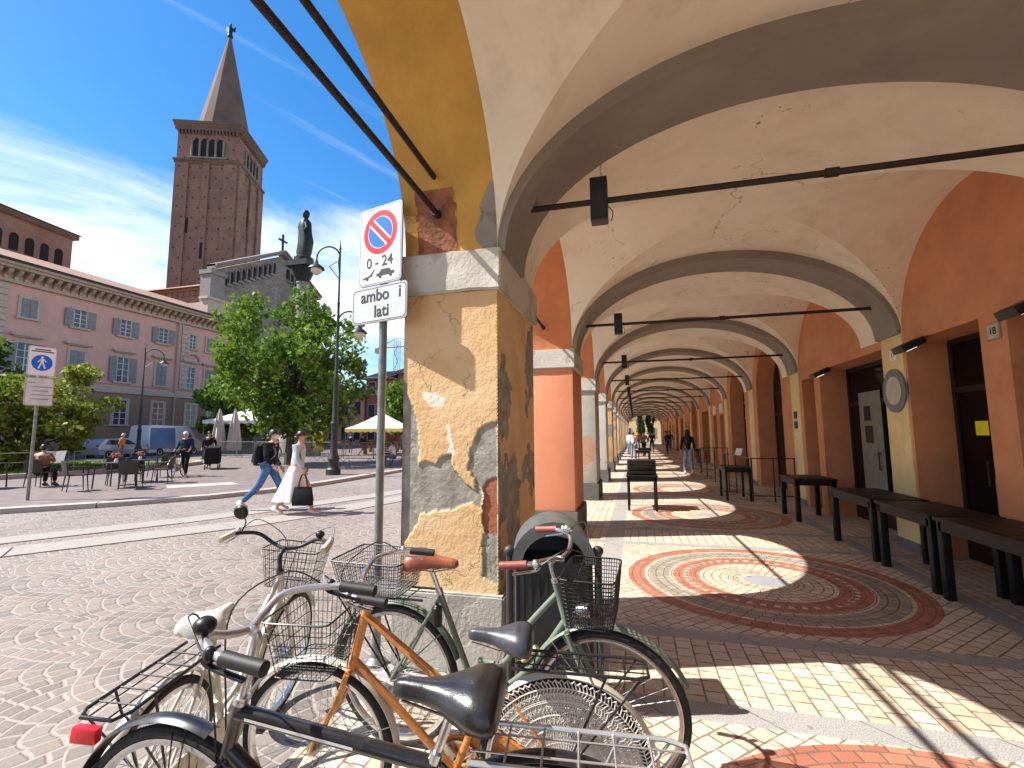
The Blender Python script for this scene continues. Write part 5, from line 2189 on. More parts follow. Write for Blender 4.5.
    saddle(t, sx.x + .015, sx.z + .055, cfg['saddle'], cfg.get('sl', .27), cfg.get('sw', .105), R(cfg.get('st', 2)))
    # drivetrain on the right (-y) side
    g = MB()
    T = Matrix.Translation((bb.x, -.05, bb.z)) @ Matrix.Rotation(R(90), 4, 'X')
    g.lathe([(.082, -.002), (.092, -.002), (.092, .002), (.082, .002), (.082, -.002)], 36, M=T)
    for i in range(5):
        a = 2 * PI * i / 5
        g.tube([(bb.x, -.05, bb.z), (bb.x + .085 * math.cos(a), -.05, bb.z + .085 * math.sin(a))], .006, 6)
    ca = R(cfg.get('crank', 20))
    g.tube([(bb.x, -.055, bb.z), (bb.x, .055, bb.z)], .012, 8)
    for s in (-1, 1):
        e = Vector((bb.x + s * .17 * math.cos(ca), (-.065 if s > 0 else .065), bb.z + s * .17 * math.sin(ca)))
        g.tube([(bb.x, e.y * .8, bb.z), e], [.011, .009], 8)
    crk = g.build('crank', M_chrome, t)
    for s in (-1, 1):
        e = Vector((bb.x + s * .17 * math.cos(ca), (-.065 if s > 0 else .065), bb.z + s * .17 * math.sin(ca)))
        g = MB()
        yo = -.055 if s > 0 else .055
        g.cbox((e.x, e.y + yo, e.z), (.085, .085, .022))
        g.build('pedal', M_rubber, crk, bevel=.004)
    if cfg.get('guard'):
        g = MB()
        n = 12
        out = [(bb.x + .105 * math.cos(a), bb.z + .105 * math.sin(a)) for a in [R(90) - PI * i / n for i in range(n + 1)]]
        out += [(hub.x - .03, hub.z - .045), (hub.x - .05, hub.z), (hub.x - .03, hub.z + .05)]
        g.prism(out, .012, Matrix(((1, 0, 0, 0), (0, 0, 1, -.074), (0, 1, 0, 0), (0, 0, 0, 1))))
        g.build('chain_guard', cfg['guard'], t, bevel=.004)
    else:
        g = MB()
        g.tube([(bb.x, -.05, bb.z + .09), (0, -.05, .352 + .038)], .004, 5).tube([(bb.x, -.05, bb.z - .09), (0, -.05, .352 - .038)], .004, 5)
        g.build('chain', M_cable, t)
    # kickstand
    g = MB()
    g.tube([bb + Vector((-.03, .05, 0)), (bb.x - .16, .17 - .0, .012)], .009, 8)
    g.build('kickstand', M_chrome, t)
    if cfg.get('rack'):
        rk = rack(t, -.34, .20, cfg.get('rackz', .765), .15, cfg['rack'], z1=cfg.get('rackz', .765) + .01)
        if cfg.get('reflector'):
            g = MB()
            g.cbox((-.37, 0, .735), (.03, .085, .05))
            g.build('rear_reflector', M_reflector, rk, bevel=.008)
    if cfg.get('basket'):
        b_ = cfg['basket']
        M = ST @ Matrix.Translation((ht.x + b_.get('x', .19), 0, ht.z + b_.get('z', -.13)))
        wire_basket(t, M, b_.get('w', .27), b_.get('d', .36), b_.get('h', .22), b_.get('t', .8), b_.get('m', M_black), b_.get('nw', 13), b_.get('nd', 17), b_.get('nh', 5))
    if cfg.get('rear_basket'):
        M = Matrix.Translation((-.09, 0, .785))
        wire_basket(t, M, .40, .30, .17, .82, M_black, 26, 20, 9, True, 'rear_basket')
    if cfg.get('lamp'):
        g = MB()
        g.M = ST
        T = Matrix.Translation((hb.x + .085, 0, hb.z + .06)) @ Matrix.Rotation(R(90), 4, 'Y')
        g.lathe([(0, -.045), (.02, -.04), (.034, -.01), (.036, .02), (.030, .024), (0, .026)], 16, M=T)
        g.tube([(hb.x + .01, 0, hb.z + .04), (hb.x + .07, 0, hb.z + .05)], .006, 6)
        g.build('head_lamp', cfg['lamp'], t)
    if cfg.get('mirror'):
        g = MB()
        g.M = ST
        e = sp[-9]
        g.tube(spline([e, e + Vector((.03, .0, .06)), e + Vector((.05, .04, .09))], 4), .004, 6)
        T = Matrix.Translation(e + Vector((.05, .05, .105))) @ Matrix.Rotation(R(78), 4, 'Y')
        g.lathe([(0, -.014), (.034, -.012), (.044, .0), (.044, .006), (.038, .008), (0, .006)], 20, M=T)
        g.build('mirror', M_black, bar_o)
    if cfg.get('bell'):
        g = MB()
        g.M = ST
        e = sp[11 if cfg['bell'] < 0 else -12]
        g.ball(e + Vector((0, 0, .03)), (.027, .027, .022), 14, 8)
        g.tube([e, e + Vector((0, 0, .03))], .006, 6)
        g.build('bell', cfg.get('bellm', M_chrome), bar_o)
    if cfg.get('lace'):
        # crocheted skirt guard: a fan of net stretched over the rear wheel on both sides
        for s in (-1, 1):
            g = MB()
            y0 = s * .042
            A0, A1_ = R(32), R(192)
            nr, na = 10, 64
            def lp(a, r):
                return Vector((r * math.cos(a), y0 * (1.0 - .25 * (r / .36)), .352 + r * math.sin(a)))
            for k in range(1, nr + 1):
                r = .10 + .26 * k / nr
                wv = .0 if k % 2 else .006
                g.tube([lp(A0 + (A1_ - A0) * i / 80, r + wv * (1 if i % 2 else -1)) for i in range(81)], .0028, 4)
            for i in range(na + 1):
                a = A0 + (A1_ - A0) * i / na
                pts = [lp(a + (.018 if k % 2 else -.018) * (1 if k > 4 else .0), .05 + .31 * k / 12) for k in range(13)]
                g.tube(pts, .0022 if i % 2 else .0028, 4)
                if i < na:
                    for k in (7, 8, 9):
                        r0 = .05 + .31 * (k + .5) / 12
                        c0 = lp(a + (A1_ - A0) / na * .5, r0 + .01)
                        g.tube([c0 + Vector((.010 * math.cos(q), 0, .010 * math.sin(q))) for q in [j * PI / 4 for j in range(8)]], .0017, 4, closed=True)
            # the close-worked centre
            inner = [lp(A0 + (A1_ - A0) * i / 30, .155) for i in range(31)] + [lp(A0 + (A1_ - A0) * i / 30, .035) for i in range(30, -1, -1)]
            for i in range(30):
                g.face([inner[i], inner[i + 1], inner[60 - i], inner[61 - i]])
            g.build('lace_skirt_guard', M_lace, t, ang=60)
    if cfg.get('sticker'):
        g = MB()
        p = hb.lerp(bb, .32)
        dd = (bb - hb).normalized()
        g.tube([p, p + dd * .10], .0172, 12)
        g.build('frame_label', M_yellowpaper if False else mat('cream_label', (.55, .50, .28), .5), fr)
    if cfg.get('dynamo'):
        g = MB()
        q = hub.lerp(st, .62) + Vector((.11, -.05, .02))
        g.lathe([(0, 0), (.02, .0), (.024, .03), (.024, .09), (.012, .1), (0, .11)], 12, q)
        g.build('lock_case', M_black, t)
    return t


bicycle('bicycle', 'sage green step-through bicycle with brown saddle and two black baskets, nearest the pillar', (-1.25, 2.41), (-.16, 2.34),
        dict(frame=M_green, style='step', fender=M_green, ff=60, saddle=M_saddle_br, grip=M_grip_br, barm=M_chrome, rear_basket=True, rack=M_black, bell=1, dynamo=True, sticker=True,
             basket=dict(x=.17, z=-.14, w=.24, d=.33, h=.21, t=.82, nw=20, nd=26, nh=12), head_top=(.86, 0, .90), stem=.10, rise=.05, back=.2, post=.11, st=-2, lamp=M_chrome, crank=70), lean=4)
bicycle('bicycle', 'rusty orange bicycle with slate saddle and white lace skirt guard over its rear wheel', (-.31, 1.96), (-1.32, 1.85),
        dict(frame=M_orangeb, style='mixte', fender=M_creamb, ff=10, saddle=M_saddle_bl, grip=M_rubber, barm=M_chrome, rack=M_black, lace=True, basket=dict(x=.24, z=-.26, w=.30, d=.36, h=.24, t=.78, nw=12, nd=14, nh=5),
             head_top=(.835, 0, .97), seat_top=(.27, 0, .74), stem=.08, rise=.05, back=.24, post=.085, crank=-40, guard=M_orangeb), lean=-4)
bicycle('bicycle', 'black bicycle with glossy black saddle and silver handlebar in the very foreground', (-.25, 1.38), (-1.37, 1.25),
        dict(frame=M_blackb, style='diamond', tube=.021, fender=M_blackb, ff=95, saddle=M_saddle_bk, sl=.29, sw=.12, grip=M_rubber, barm=M_silver, rack=M_silver, rackz=.735, bell=1, bellm=M_black, darklever=True,
             head_top=(.86, 0, .80), head_bot=(.90, 0, .66), seat_top=(.30, 0, .70), stem=.19, reach=.03, rise=.045, back=.25, barw=.235, post=.13, stripe=True, crank=35, steer=-6), lean=-4)
bicycle('bicycle', 'cream bicycle with white saddle, red reflector and cork grips, pointing away over the cobbles', (-1.82, 1.50), (-2.07, 2.49),
        dict(frame=M_creamb, style='curve', fender=M_creamb, ff=40, saddle=M_saddle_w, grip=M_grip_cr, barm=M_black, rack=M_black, reflector=True, mirror=True, basket=dict(x=.20, z=-.12, w=.26, d=.34, h=.22, t=.8, nw=10, nd=13, nh=4),
             head_top=(.855, 0, .90), stem=.12, rise=.07, back=.18, post=.025, crank=-30, guard=M_creamb, bell=-1, bellm=M_black), lean=6)

# ================================================================== PEOPLE
M_skin = mat('skin', (.52, .30, .21), .55, 0, .06)
M_hair_d = mat('dark_hair', (.018, .012, .010), .45, 0, .2)
M_hair_w = mat('white_hair', (.62, .60, .57), .6, 0, .1)
M_hair_b = mat('brown_hair', (.07, .04, .022), .5, 0, .2)


def cloth(name, c, var=.12):
    return mat(name, c, .9, 0, var, 9, .25, 40, spec=.2)


C_black = cloth('black_cloth', (.014, .014, .016))
C_jeans = cloth('blue_denim', (.055, .13, .27), .2)
C_ljeans = cloth('pale_denim', (.20, .29, .42), .15)
C_white = cloth('white_cloth', (.72, .71, .68), .05)
C_sky = cloth('pale_blue_knit', (.42, .53, .62), .06)
C_orange = cloth('orange_cloth', (.60, .20, .07))
C_brown = cloth('rust_brown_cloth', (.30, .12, .06))
C_navy = cloth('navy_cloth', (.02, .03, .06))
C_grey = cloth('grey_cloth', (.16, .16, .17))
C_red = cloth('red_cloth', (.40, .04, .04))
C_mask = cloth('pale_mask', (.50, .62, .64), .03)
M_shoe_w = mat('white_shoe', (.70, .68, .63), .6, 0, .05)
M_shoe_d = mat('dark_shoe', (.03, .028, .027), .5)


def skin_obj(name, pts, rad, edges, m, parent, root=0, sub=1, extra=None):
    me = bpy.data.meshes.new(name)
    me.from_pydata([tuple(p) for p in pts], edges, [])
    o = bpy.data.objects.new(name, me)
    COL.objects.link(o)
    md = o.modifiers.new('s', 'SKIN')
    md.use_smooth_shade = True
    sv = me.skin_vertices[0].data
    for i, r in enumerate(rad):
        sv[i].radius = r if isinstance(r, tuple) else (r, r)
        sv[i].use_root = (i == root)
    if sub:
        q = o.modifiers.new('d', 'SUBSURF')
        q.levels = q.render_levels = sub
    dg = bpy.context.evaluated_depsgraph_get()
    dg.update()
    m2 = bpy.data.meshes.new_from_object(o.evaluated_get(dg))
    bpy.data.objects.remove(o)
    if extra:
        bm = bmesh.new()
        bm.from_mesh(m2)
        g = MB()
        g.bm.free()
        g.bm = bm
        extra(g)
        bmesh.ops.recalc_face_normals(bm, faces=bm.faces[:])
        bm.to_mesh(m2)
        bm.free()
    m2.materials.clear()
    m2.materials.append(m)
    for p in m2.polygons:
        p.material_index = 0
    m2.shade_smooth()
    o = bpy.data.objects.new(name, m2)
    COL.objects.link(o)
    o.parent = parent
    return o


POSES = {
    'stand': dict(el=(.02, .24, 1.12), er=(.0, -.24, 1.12), wl=(.08, .25, .88), wr=(.06, -.25, .88), kl=(.02, .10, .50), kr=(-.01, -.10, .50), al=(.0, .11, .08), ar=(-.03, -.11, .08)),
    'walk': dict(el=(-.10, .25, 1.14), er=(.10, -.25, 1.14), wl=(-.06, .27, .90), wr=(.24, -.25, .94), kl=(.24, .10, .52), kr=(-.06, -.09, .49), al=(.30, .10, .08), ar=(-.36, -.09, .14)),
    'stride': dict(el=(-.02, .24, 1.13), er=(.04, -.24, 1.13), wl=(.12, .26, .90), wr=(.20, -.22, .95), kl=(.20, .09, .52), kr=(-.16, -.09, .52), al=(.26, .09, .08), ar=(-.52, -.09, .17)),
    'push': dict(el=(.10, .26, 1.14), er=(.10, -.26, 1.14), wl=(.36, .25, 1.02), wr=(.36, -.25, 1.02), kl=(.20, .10, .51), kr=(-.08, -.09, .50), al=(.20, .10, .08), ar=(-.34, -.09, .14)),
    'sit': dict(pel=(-.02, 0, .52), dz=-.42, el=(.12, .25, .78), er=(.12, -.25, .78), wl=(.36, .12, .80), wr=(.36, -.12, .80), kl=(.44, .11, .50), kr=(.44, -.11, .50), al=(.42, .12, .08), ar=(.46, -.12, .08)),
}


def person(label, loc, rz, pose='stand', h=1.72, top=None, bottom=None, shoes=None, hair=None, hairstyle='short', skirt=None, mask=False, lean=.03, group=None, long_coat=False, extra=None, near=False, female=False, bow=0.):
    t = thing('person', label, 'person', loc, rz, group, sc=h / 1.72)
    P = POSES[pose]
    dz = P.get('dz', 0)
    sw = .165 if female else .19
    pel = Vector(P.get('pel', (0, 0, .93)))
    ch = Vector((lean, 0, 1.22 + dz))
    up = Vector((lean * 1.5, 0, 1.37 + dz))
    nk = Vector((lean * 2 + bow * .3, 0, 1.46 + dz))
    hd = [Vector((lean * 2 + .012 + bow * .6, 0, 1.535 + dz)), Vector((lean * 2 + .018 + bow * .9, 0, 1.60 + dz - bow * .1)), Vector((lean * 2 + .008 + bow, 0, 1.665 + dz - bow * .15))]
    J = {k: Vector(P[k]) for k in ('el', 'er', 'wl', 'wr', 'kl', 'kr', 'al', 'ar')}
    sl, sr = Vector((lean * 1.4, sw, 1.385 + dz)), Vector((lean * 1.4, -sw, 1.385 + dz))
    hl, hr = pel + Vector((0, .085, -.03)), pel + Vector((0, -.085, -.03))

    def foot(a, k):
        d = Vector((1, 0, 0))
        lift = a.z - .08
        return a + Vector((.15, 0, -.045 - lift * .75))
    tl, tr_ = foot(J['al'], 0), foot(J['ar'], 0)
    pts = [pel, ch, up, nk] + hd + [sl, J['el'], J['wl'], sr, J['er'], J['wr'], hl, J['kl'], J['al'], tl, hr, J['kr'], J['ar'], tr_]
    rad = [(.115, .14), (.10, .13), (.09, .13), .052, .066, .086, .070, .058, .040, .028, .058, .040, .028, .085, .055, .040, .030, .085, .055, .040, .030]
    ed = [(0, 1), (1, 2), (2, 3), (3, 4), (4, 5), (5, 6), (2, 7), (7, 8), (8, 9), (2, 10), (10, 11), (11, 12), (0, 13), (13, 14), (14, 15), (15, 16), (0, 17), (17, 18), (18, 19), (19, 20)]

    def more(g):
        f = hd[1]
        g.ball(f + Vector((.088, 0, -.010)), (.020, .013, .024), 8, 6)
        g.ball(f + Vector((.072, 0, -.050)), (.014, .022, .006), 8, 5)
        for s in (-1, 1):
            g.ball(f + Vector((-.005, s * .084, -.012)), (.018, .009, .030), 8, 6)
        for w, e, s in ((J['wl'], J['el'], 1), (J['wr'], J['er'], -1)):
            d = (w - e).normalized()
            side = Vector((0, s, 0))
            side = (side - d * side.dot(d)).normalized()
            fw_ = d.cross(side).normalized()
            fw_ = fw_ if fw_.x > 0 else -fw_
            g.tube([w - d * .01, w + d * .04, w + d * .085], [.026, .038, .030], 8, flat=.55)
            for i, ln_ in enumerate((.070, .080, .075, .058)):
                b0 = w + d * .080 + fw_ * (.027 - .018 * i)
                g.tube([b0, b0 + d * ln_ * .5 - side * .006, b0 + d * ln_ - side * .024], [.0095, .0085, .006], 6)
            b0 = w + d * .03 + fw_ * .028
            g.tube([b0, b0 + fw_ * .028 + d * .03, b0 + fw_ * .034 + d * .062 - side * .01], [.011, .010, .007], 6)
    skin_obj('body', pts, rad, ed, M_skin, t, 0, 2 if near else 1, more)
    if top:
        k = 1.0
        cp = [pel + Vector((0, 0, (-.10 if female else .0) if not long_coat else -.02)), pel.lerp(ch, .5), ch, up, nk - Vector((0, 0, .02)), sl, J['el'], J['wl'] + (J['el'] - J['wl']).normalized() * .02, sr, J['er'], J['wr'] + (J['er'] - J['wr']).normalized() * .02]
        cr = [(.145, .165), (.135, .155), (.128, .155), (.112, .15), .062, .075, .056, .045, .075, .056, .045]
        ce = [(0, 1), (1, 2), (2, 3), (3, 4), (3, 5), (5, 6), (6, 7), (3, 8), (8, 9), (9, 10)]
        if female:
            cr = [tuple(q * .9 for q in r) if isinstance(r, tuple) else r * .9 for r in cr]
        skin_obj('jacket', cp, cr, ce, top, t, 2, 2 if near else 1)
    if bottom and pose != 'none':
        bp = [pel + Vector((0, 0, .03)), hl, J['kl'], J['al'] + (J['kl'] - J['al']).normalized() * .03, hr, J['kr'], J['ar'] + (J['kr'] - J['ar']).normalized() * .03]
        br = [(.125, .15), .100, .073, .060, .100, .073, .060]
        be = [(0, 1), (1, 2), (2, 3), (0, 4), (4, 5), (5, 6)]
        skin_obj('trousers', bp, br, be, bottom, t, 0, 2 if near else 1)
    if skirt or long_coat:
        zb, zt = (.28, .98) if skirt else (.42, .98)
        g = MB()
        rings = []
        n = 36
        for k in range(8):
            u = k / 7
            z = zt + (zb - zt) * u
            cx = (J['al'].x + J['ar'].x - .10) * .5 * u
            rx = .135 + (.10 + abs(J['al'].x - J['ar'].x) * .22) * u
            ry = .155 + .13 * u
            rings.append([(cx + rx * math.cos(2 * PI * i / n) * (1 + .05 * u * math.sin(9 * 2 * PI * i / n)), ry * math.sin(2 * PI * i / n) * (1 + .07 * u * math.sin(9 * 2 * PI * i / n + 1)), z) for i in range(n)])
        g.loft(rings, cap=True)
        g.build('skirt' if skirt else 'coat_tails', skirt or top, t, ang=80)
    for a, b_ in ((J['al'], tl), (J['ar'], tr_)):
        g = MB()
        d = (b_ - a).normalized()
        u = d.cross(Vector((0, 1, 0)))
        if u.z < 0:
            u = -u
        rings = []
        for s_, w, hh, lo in ((-.07, .030, .05, -.045), (-.05, .042, .085, -.055), (.02, .045, .09, -.055), (.09, .05, .055, -.05), (.16, .045, .035, -.04), (.20, .022, .018, -.03)):
            c = a + d * s_ + u * .0
            rings.append([c + Vector((0, w * math.cos(2 * PI * i / 12), 0)) + u * (lo + (hh if math.sin(2 * PI * i / 12) > 0 else .02) * math.sin(2 * PI * i / 12)) for i in range(12)])
        g.loft(rings)
        g.build('shoe', shoes or M_shoe_d, t, ang=60)
    if hair:
        g = MB()
        c = hd[1] + Vector((-.014, 0, .030))
        rings = []
        g.M = Matrix.Translation(c)
        prof = [(0, .098), (.045, .090), (.075, .066), (.094, .03), (.098, -.005)]
        for r, z in prof[1:]:
            rings.append([(r * math.cos(2 * PI * i / 20) * 1.05, r * math.sin(2 * PI * i / 20), z - (.0 if math.cos(2 * PI * i / 20) > .25 else .03 * (prof[1][1] - z) / .09)) for i in range(20)])
        g.loft(rings)
        g.M = Matrix.Identity(4)
        if hairstyle in ('short', 'bun'):
            g.ball(c + Vector((-.035, 0, -.035)), (.07, .088, .075), 14, 8)
        if hairstyle == 'bun':
            g.ball(c + Vector((-.10, 0, -.06)), (.045, .045, .05), 12, 8)
        if hairstyle == 'long':
            rr_ = []
            for z, w, th, ox in ((.02, .09, .06, -.03), (-.10, .10, .055, -.055), (-.22, .115, .045, -.085), (-.36, .12, .04, -.115), (-.46, .09, .03, -.125), (-.50, .05, .02, -.125)):
                rr_.append([(c.x + ox + th * math.cos(2 * PI * i / 16), w * math.sin(2 * PI * i / 16), c.z + z) for i in range(16)])
            g.loft(rr_)
        g.build('hair', hair, t, ang=80)
    if near:
        f = hd[1]
        for s in (-1, 1):
            g = MB()
            g.ball(f + Vector((.079, s * .031, .014)), (.008, .013, .008), 8, 6)
            g.build('eye', M_ink, t)
    if mask:
        g = MB()
        f = hd[1]
        g.ball(f + Vector((.052, 0, -.040)), (.058, .066, .052), 14, 9)
        g.build('face_mask', C_mask, t)
    return t, J, dict(hd=hd, up=up, ch=ch, pel=pel, sc=h / 1.72, sl=sl, sr=sr)


def ln(t, p):      # local point of a thing -> world
    return Matrix.Translation(t.location) @ t.rotation_euler.to_matrix().to_4x4() @ Matrix.Diagonal((*t.scale, 1)) @ Vector(p)


# the couple crossing the cobbles
man, J, Q = person('young man in a black hoodie, blue jeans and pale mask striding across the cobbles', (-7.72, 8.75, .0), R(14), 'stride', 1.74, C_black, C_jeans, M_shoe_w, M_hair_d, 'short', mask=True, near=True)
bpk = thing('backpack', 'black backpack worn by the man in jeans', 'backpack', ln(man, (-.15, 0, 1.20)), R(14))
g = MB()
rings = []
for z, w, d in ((-.26, .10, .05), (-.24, .15, .10), (-.05, .165, .115), (.12, .155, .10), (.20, .11, .07), (.23, .05, .03)):
    rings.append([(-.08 + d * math.cos(2 * PI * i / 20), w * math.sin(2 * PI * i / 20), z) for i in range(20)])
g.loft(rings)
g.build('bag', C_black, bpk, ang=60)
g = MB()
rings = []
for z, w, d in ((-.20, .08, .03), (-.17, .12, .05), (-.04, .12, .05), (.0, .08, .03)):
    rings.append([(-.175 + d * math.cos(2 * PI * i / 16), w * math.sin(2 * PI * i / 16), z) for i in range(16)])
g.loft(rings)
g.build('pocket', C_grey, bpk, ang=60)
for s in (-1, 1):
    g = MB()
    g.tube(spline([(-.02, s * .10, .17), (.10, s * .12, .25), (.30, s * .12, .12), (.32, s * .13, -.05), (.10, s * .16, -.2), (-.03, s * .12, -.2)], 5), .014, 6, flat=2)
    g.build('strap', C_grey, bpk)
wom, J, Q = person('woman in pale blue cardigan and long white skirt walking beside the man with backpack', (-6.78, 8.45, .0), R(14), 'walk', 1.70, C_sky, None, M_shoe_w, M_hair_d, 'bun', skirt=C_white, near=True, female=True)
g = MB()
f = Q['hd'][1]
g.tube([(f.x - .014 + .097 * math.cos(2 * PI * i / 20), .095 * math.sin(2 * PI * i / 20), f.z + .045 + .02 * math.cos(2 * PI * i / 20)) for i in range(20)], .010, 6, closed=True, flat=1.8)
g.build('headband', cloth('dark_red_band', (.08, .02, .025)), wom)
w = ln(wom, J['wr'])
tb = thing('tote_bag', 'large black tote bag hanging from the hand of the woman in white', 'bag', w + Vector((.02, 0, -.10)), R(14))
g = MB()
g.loft([[(-.19, -.05, -.62), (.19, -.05, -.62), (.19, .05, -.62), (-.19, .05, -.62)], [(-.20, -.06, -.5), (.20, -.06, -.5), (.20, .06, -.5), (-.20, .06, -.5)], [(-.17, -.02, -.25), (.17, -.02, -.25), (.17, .02, -.25), (-.17, .02, -.25)]])
g.build('bag', C_black, tb, bevel=.012)
for s in (-1, 1):
    g = MB()
    g.tube(spline([(-.09, s * .022, -.26), (-.05, s * .02, -.06), (0, s * .012, .0), (.05, s * .02, -.06), (.09, s * .022, -.26)], 5), .008, 6)
    g.build('handle', C_black, tb)
w = ln(wom, J['wl'])
g = MB()
g.cbox((.10, -.0, -.06), (.14, .012, .07))
o = g.build('phone', M_black, bevel=.006)
o.location = w
o.rotation_euler = (0, R(-15), R(14))
tag(o, 'dark phone held in front by the woman in white', 'phone')

# the pair with bicycle and trolley
person('white haired person in a dark jacket pushing a white bicycle past the café', (-16.6, 14.5, .085), R(-60), 'push', 1.70, C_navy, C_black, M_shoe_w, M_hair_w, 'short', bow=.05)
cb = [o for o in COL.objects if o.get('category') == 'bicycle' and o['label'].startswith('cream')][0]
nb = dup(cb, (-16.95, 14.75, .085), R(-62), 'white bicycle pushed by the white haired person near the café')
nb.rotation_euler[0] = 0
person('person in a long black coat behind the white haired person, pushing a black cart', (-19.6, 18.3, .085), R(-50), 'walk', 1.74, C_black, C_black, M_shoe_d, M_hair_d, 'long', long_coat=True)
t = thing('shopping_cart', 'black covered hand cart pushed by the person in the long black coat', 'cart', (-18.9, 17.9, .085), R(-50))
g = MB()
g.loft([[(-.3, -.28, .25), (.5, -.28, .25), (.5, .28, .25), (-.3, .28, .25)], [(-.34, -.3, .6), (.54, -.3, .6), (.54, .3, .6), (-.34, .3, .6)], [(-.3, -.26, 1.05), (.5, -.26, .98), (.5, .26, .98), (-.3, .26, 1.05)]])
g.build('cover', C_black, t, bevel=.03)
for sx in (-.25, .45):
    for sy in (-.25, .25):
        g = MB()
        g.tube(circ((sx, sy, .12), .10, 18), .02, 6, closed=True)
        g.tube([(sx, sy, .12), (sx, sy, .3)], .012, 6)
        g.build('wheel', M_tyre, t)
g = MB()
g.tube([(-.3, -.24, 1.0), (-.5, -.24, 1.08), (-.5, .24, 1.08), (-.3, .24, 1.0)], .014, 6)
g.build('handle', M_galv, t)
person('person in an orange jacket standing among the parked vehicles', (-31.5, 23.0, .085), R(30), 'stand', 1.72, C_orange, C_grey, M_shoe_d, M_hair_w)
person('person in a white shirt and blue trousers seated on the park bench', (-11.95, 21.98, .02), R(186), 'sit', 1.72, C_white, C_ljeans, M_shoe_d, M_hair_d)
for i, (x, y, tp, lb, rz) in enumerate(((-20.6, 33.0, C_black, 'person in black standing at the market table under the yellow tent', 60), (-18.6, 34.6, C_red, 'person in a red top standing at the right of the market table', 200), (-23.6, 36.0, C_navy, 'person in navy browsing behind the market tent', 120), (-28.2, 31.6, C_navy, 'person in dark clothes beside the white market tent', 20), (-17.6, 33.4, C_grey, 'person in grey walking right of the market tent', 10))):
    person(lb, (x, y, 0), R(rz), 'stand' if i % 2 else 'walk', 1.7, tp, C_grey, M_shoe_d, M_hair_d)

# people under the arcade
person('woman with long dark hair and pale jeans walking away down the arcade', (1.95, 19.6, .008), R(92), 'walk', 1.72, C_black, C_ljeans, M_shoe_w, M_hair_d, 'long', female=True)
far = [(-.15, 31.5, C_white, C_ljeans, 'person in a white top by the far arcade tables', 100, M_hair_b), (.55, 34.5, C_grey, C_black, 'person in grey walking far down the arcade', 260, M_hair_d), (-.5, 37.0, C_white, C_grey, 'person in a pale shirt near the far pillars', 40, M_hair_d), (1.3, 41, C_black, C_black, 'person in black walking away far down the arcade', 90, M_hair_d), (2.3, 38, C_navy, C_black, 'person in navy standing by the far doors', 180, M_hair_d), (2.9, 44, C_black, C_jeans, 'person in jeans beside the far doors', 250, M_hair_b), (.2, 46, C_red, C_black, 'person in red at the far end of the arcade', 270, M_hair_d)]
for i, (x, y, tp, bt, lb, rz, hr_) in enumerate(far):
    person(lb, (x, y, .008), R(rz), 'walk' if i % 2 else 'stand', 1.68 + .02 * i, tp, bt, M_shoe_d, hr_)

# ================================================================== CAFÉ TERRACE
M_wicker = mat('dark_wicker', (.030, .026, .024), .6, 0, .4, 60, .6, 120)


def cafe_chair(label, loc, rz):
    t = thing('cafe_chair', label, 'chair', loc, rz, 'dark café chairs on the plaza')
    g = MB()
    g.prism(rrect(.44, .44, .06), .04, Matrix.Translation((0, 0, .43)))
    g.build('seat', M_wicker, t, bevel=.006)
    g = MB()
    n = 12
    a, b_ = [], []
    rings = []
    for i in range(n + 1):
        q = -1 + 2 * i / n
        x = -.20 - .05 * math.cos(q * 1.3)
        y = .235 * q
        rings.append([(x, y, .47), (x - .05, y * 1.02, .86 - .05 * q * q), (x - .08, y * 1.02, .86 - .05 * q * q), (x - .03, y, .47)])
    g.loft(rings)
    g.build('backrest', M_wicker, t, ang=50)
    for s in (-1, 1):
        g = MB()
        g.tube(spline([(-.24, s * .235, .68), (-.05, s * .26, .67), (.17, s * .25, .65), (.20, s * .23, .45)], 4), .018, 8)
        g.build('armrest', M_wicker, t)
    for sx in (-1, 1):
        for sy in (-1, 1):
            g = MB()
            g.tube([(sx * .19, sy * .19, .44), (sx * .23, sy * .22, 0)], [.018, .012], 8)
            g.build('leg', M_wicker, t)
    return t


ZP = .085
cafe = [(-15.35, 10.05, 70, 'dark wicker café chair with its back to the kerb, left of the flower table'), (-14.25, 10.75, 125, 'dark wicker café chair at the right of the flower table'), (-15.95, 11.55, -30, 'dark wicker café chair across the flower table'), (-16.6, 12.6, 150, 'dark wicker café chair between the two square tables'), (-15.0, 12.3, 215, 'dark wicker café chair turned sideways behind the flower table'), (-17.3, 14.0, 200, 'dark wicker café chair by the lawn kerb next to the white bicycle'), (-17.75, 10.6, 115, 'dark wicker café chair under the seated reader'), (-18.5, 8.9, 80, 'dark wicker café chair at the left picture edge')]
for x, y, rz, lb in cafe:
    cafe_chair(lb, (x, y, ZP), R(rz))


def cafe_table(label, x, y, rz):
    t = thing('cafe_table', label, 'table', (x, y, ZP), R(rz), 'dark café tables on the plaza')
    g = MB()
    g.prism(rrect(.80, .80, .03), .03, Matrix.Translation((0, 0, .72)))
    g.build('top', M_wicker, t, bevel=.004)
    for sx in (-1, 1):
        for sy in (-1, 1):
            g = MB()
            g.tube([(sx * .34, sy * .34, .72), (sx * .36, sy * .36, 0)], .02, 8)
            g.build('leg', M_wicker, t)
    return t


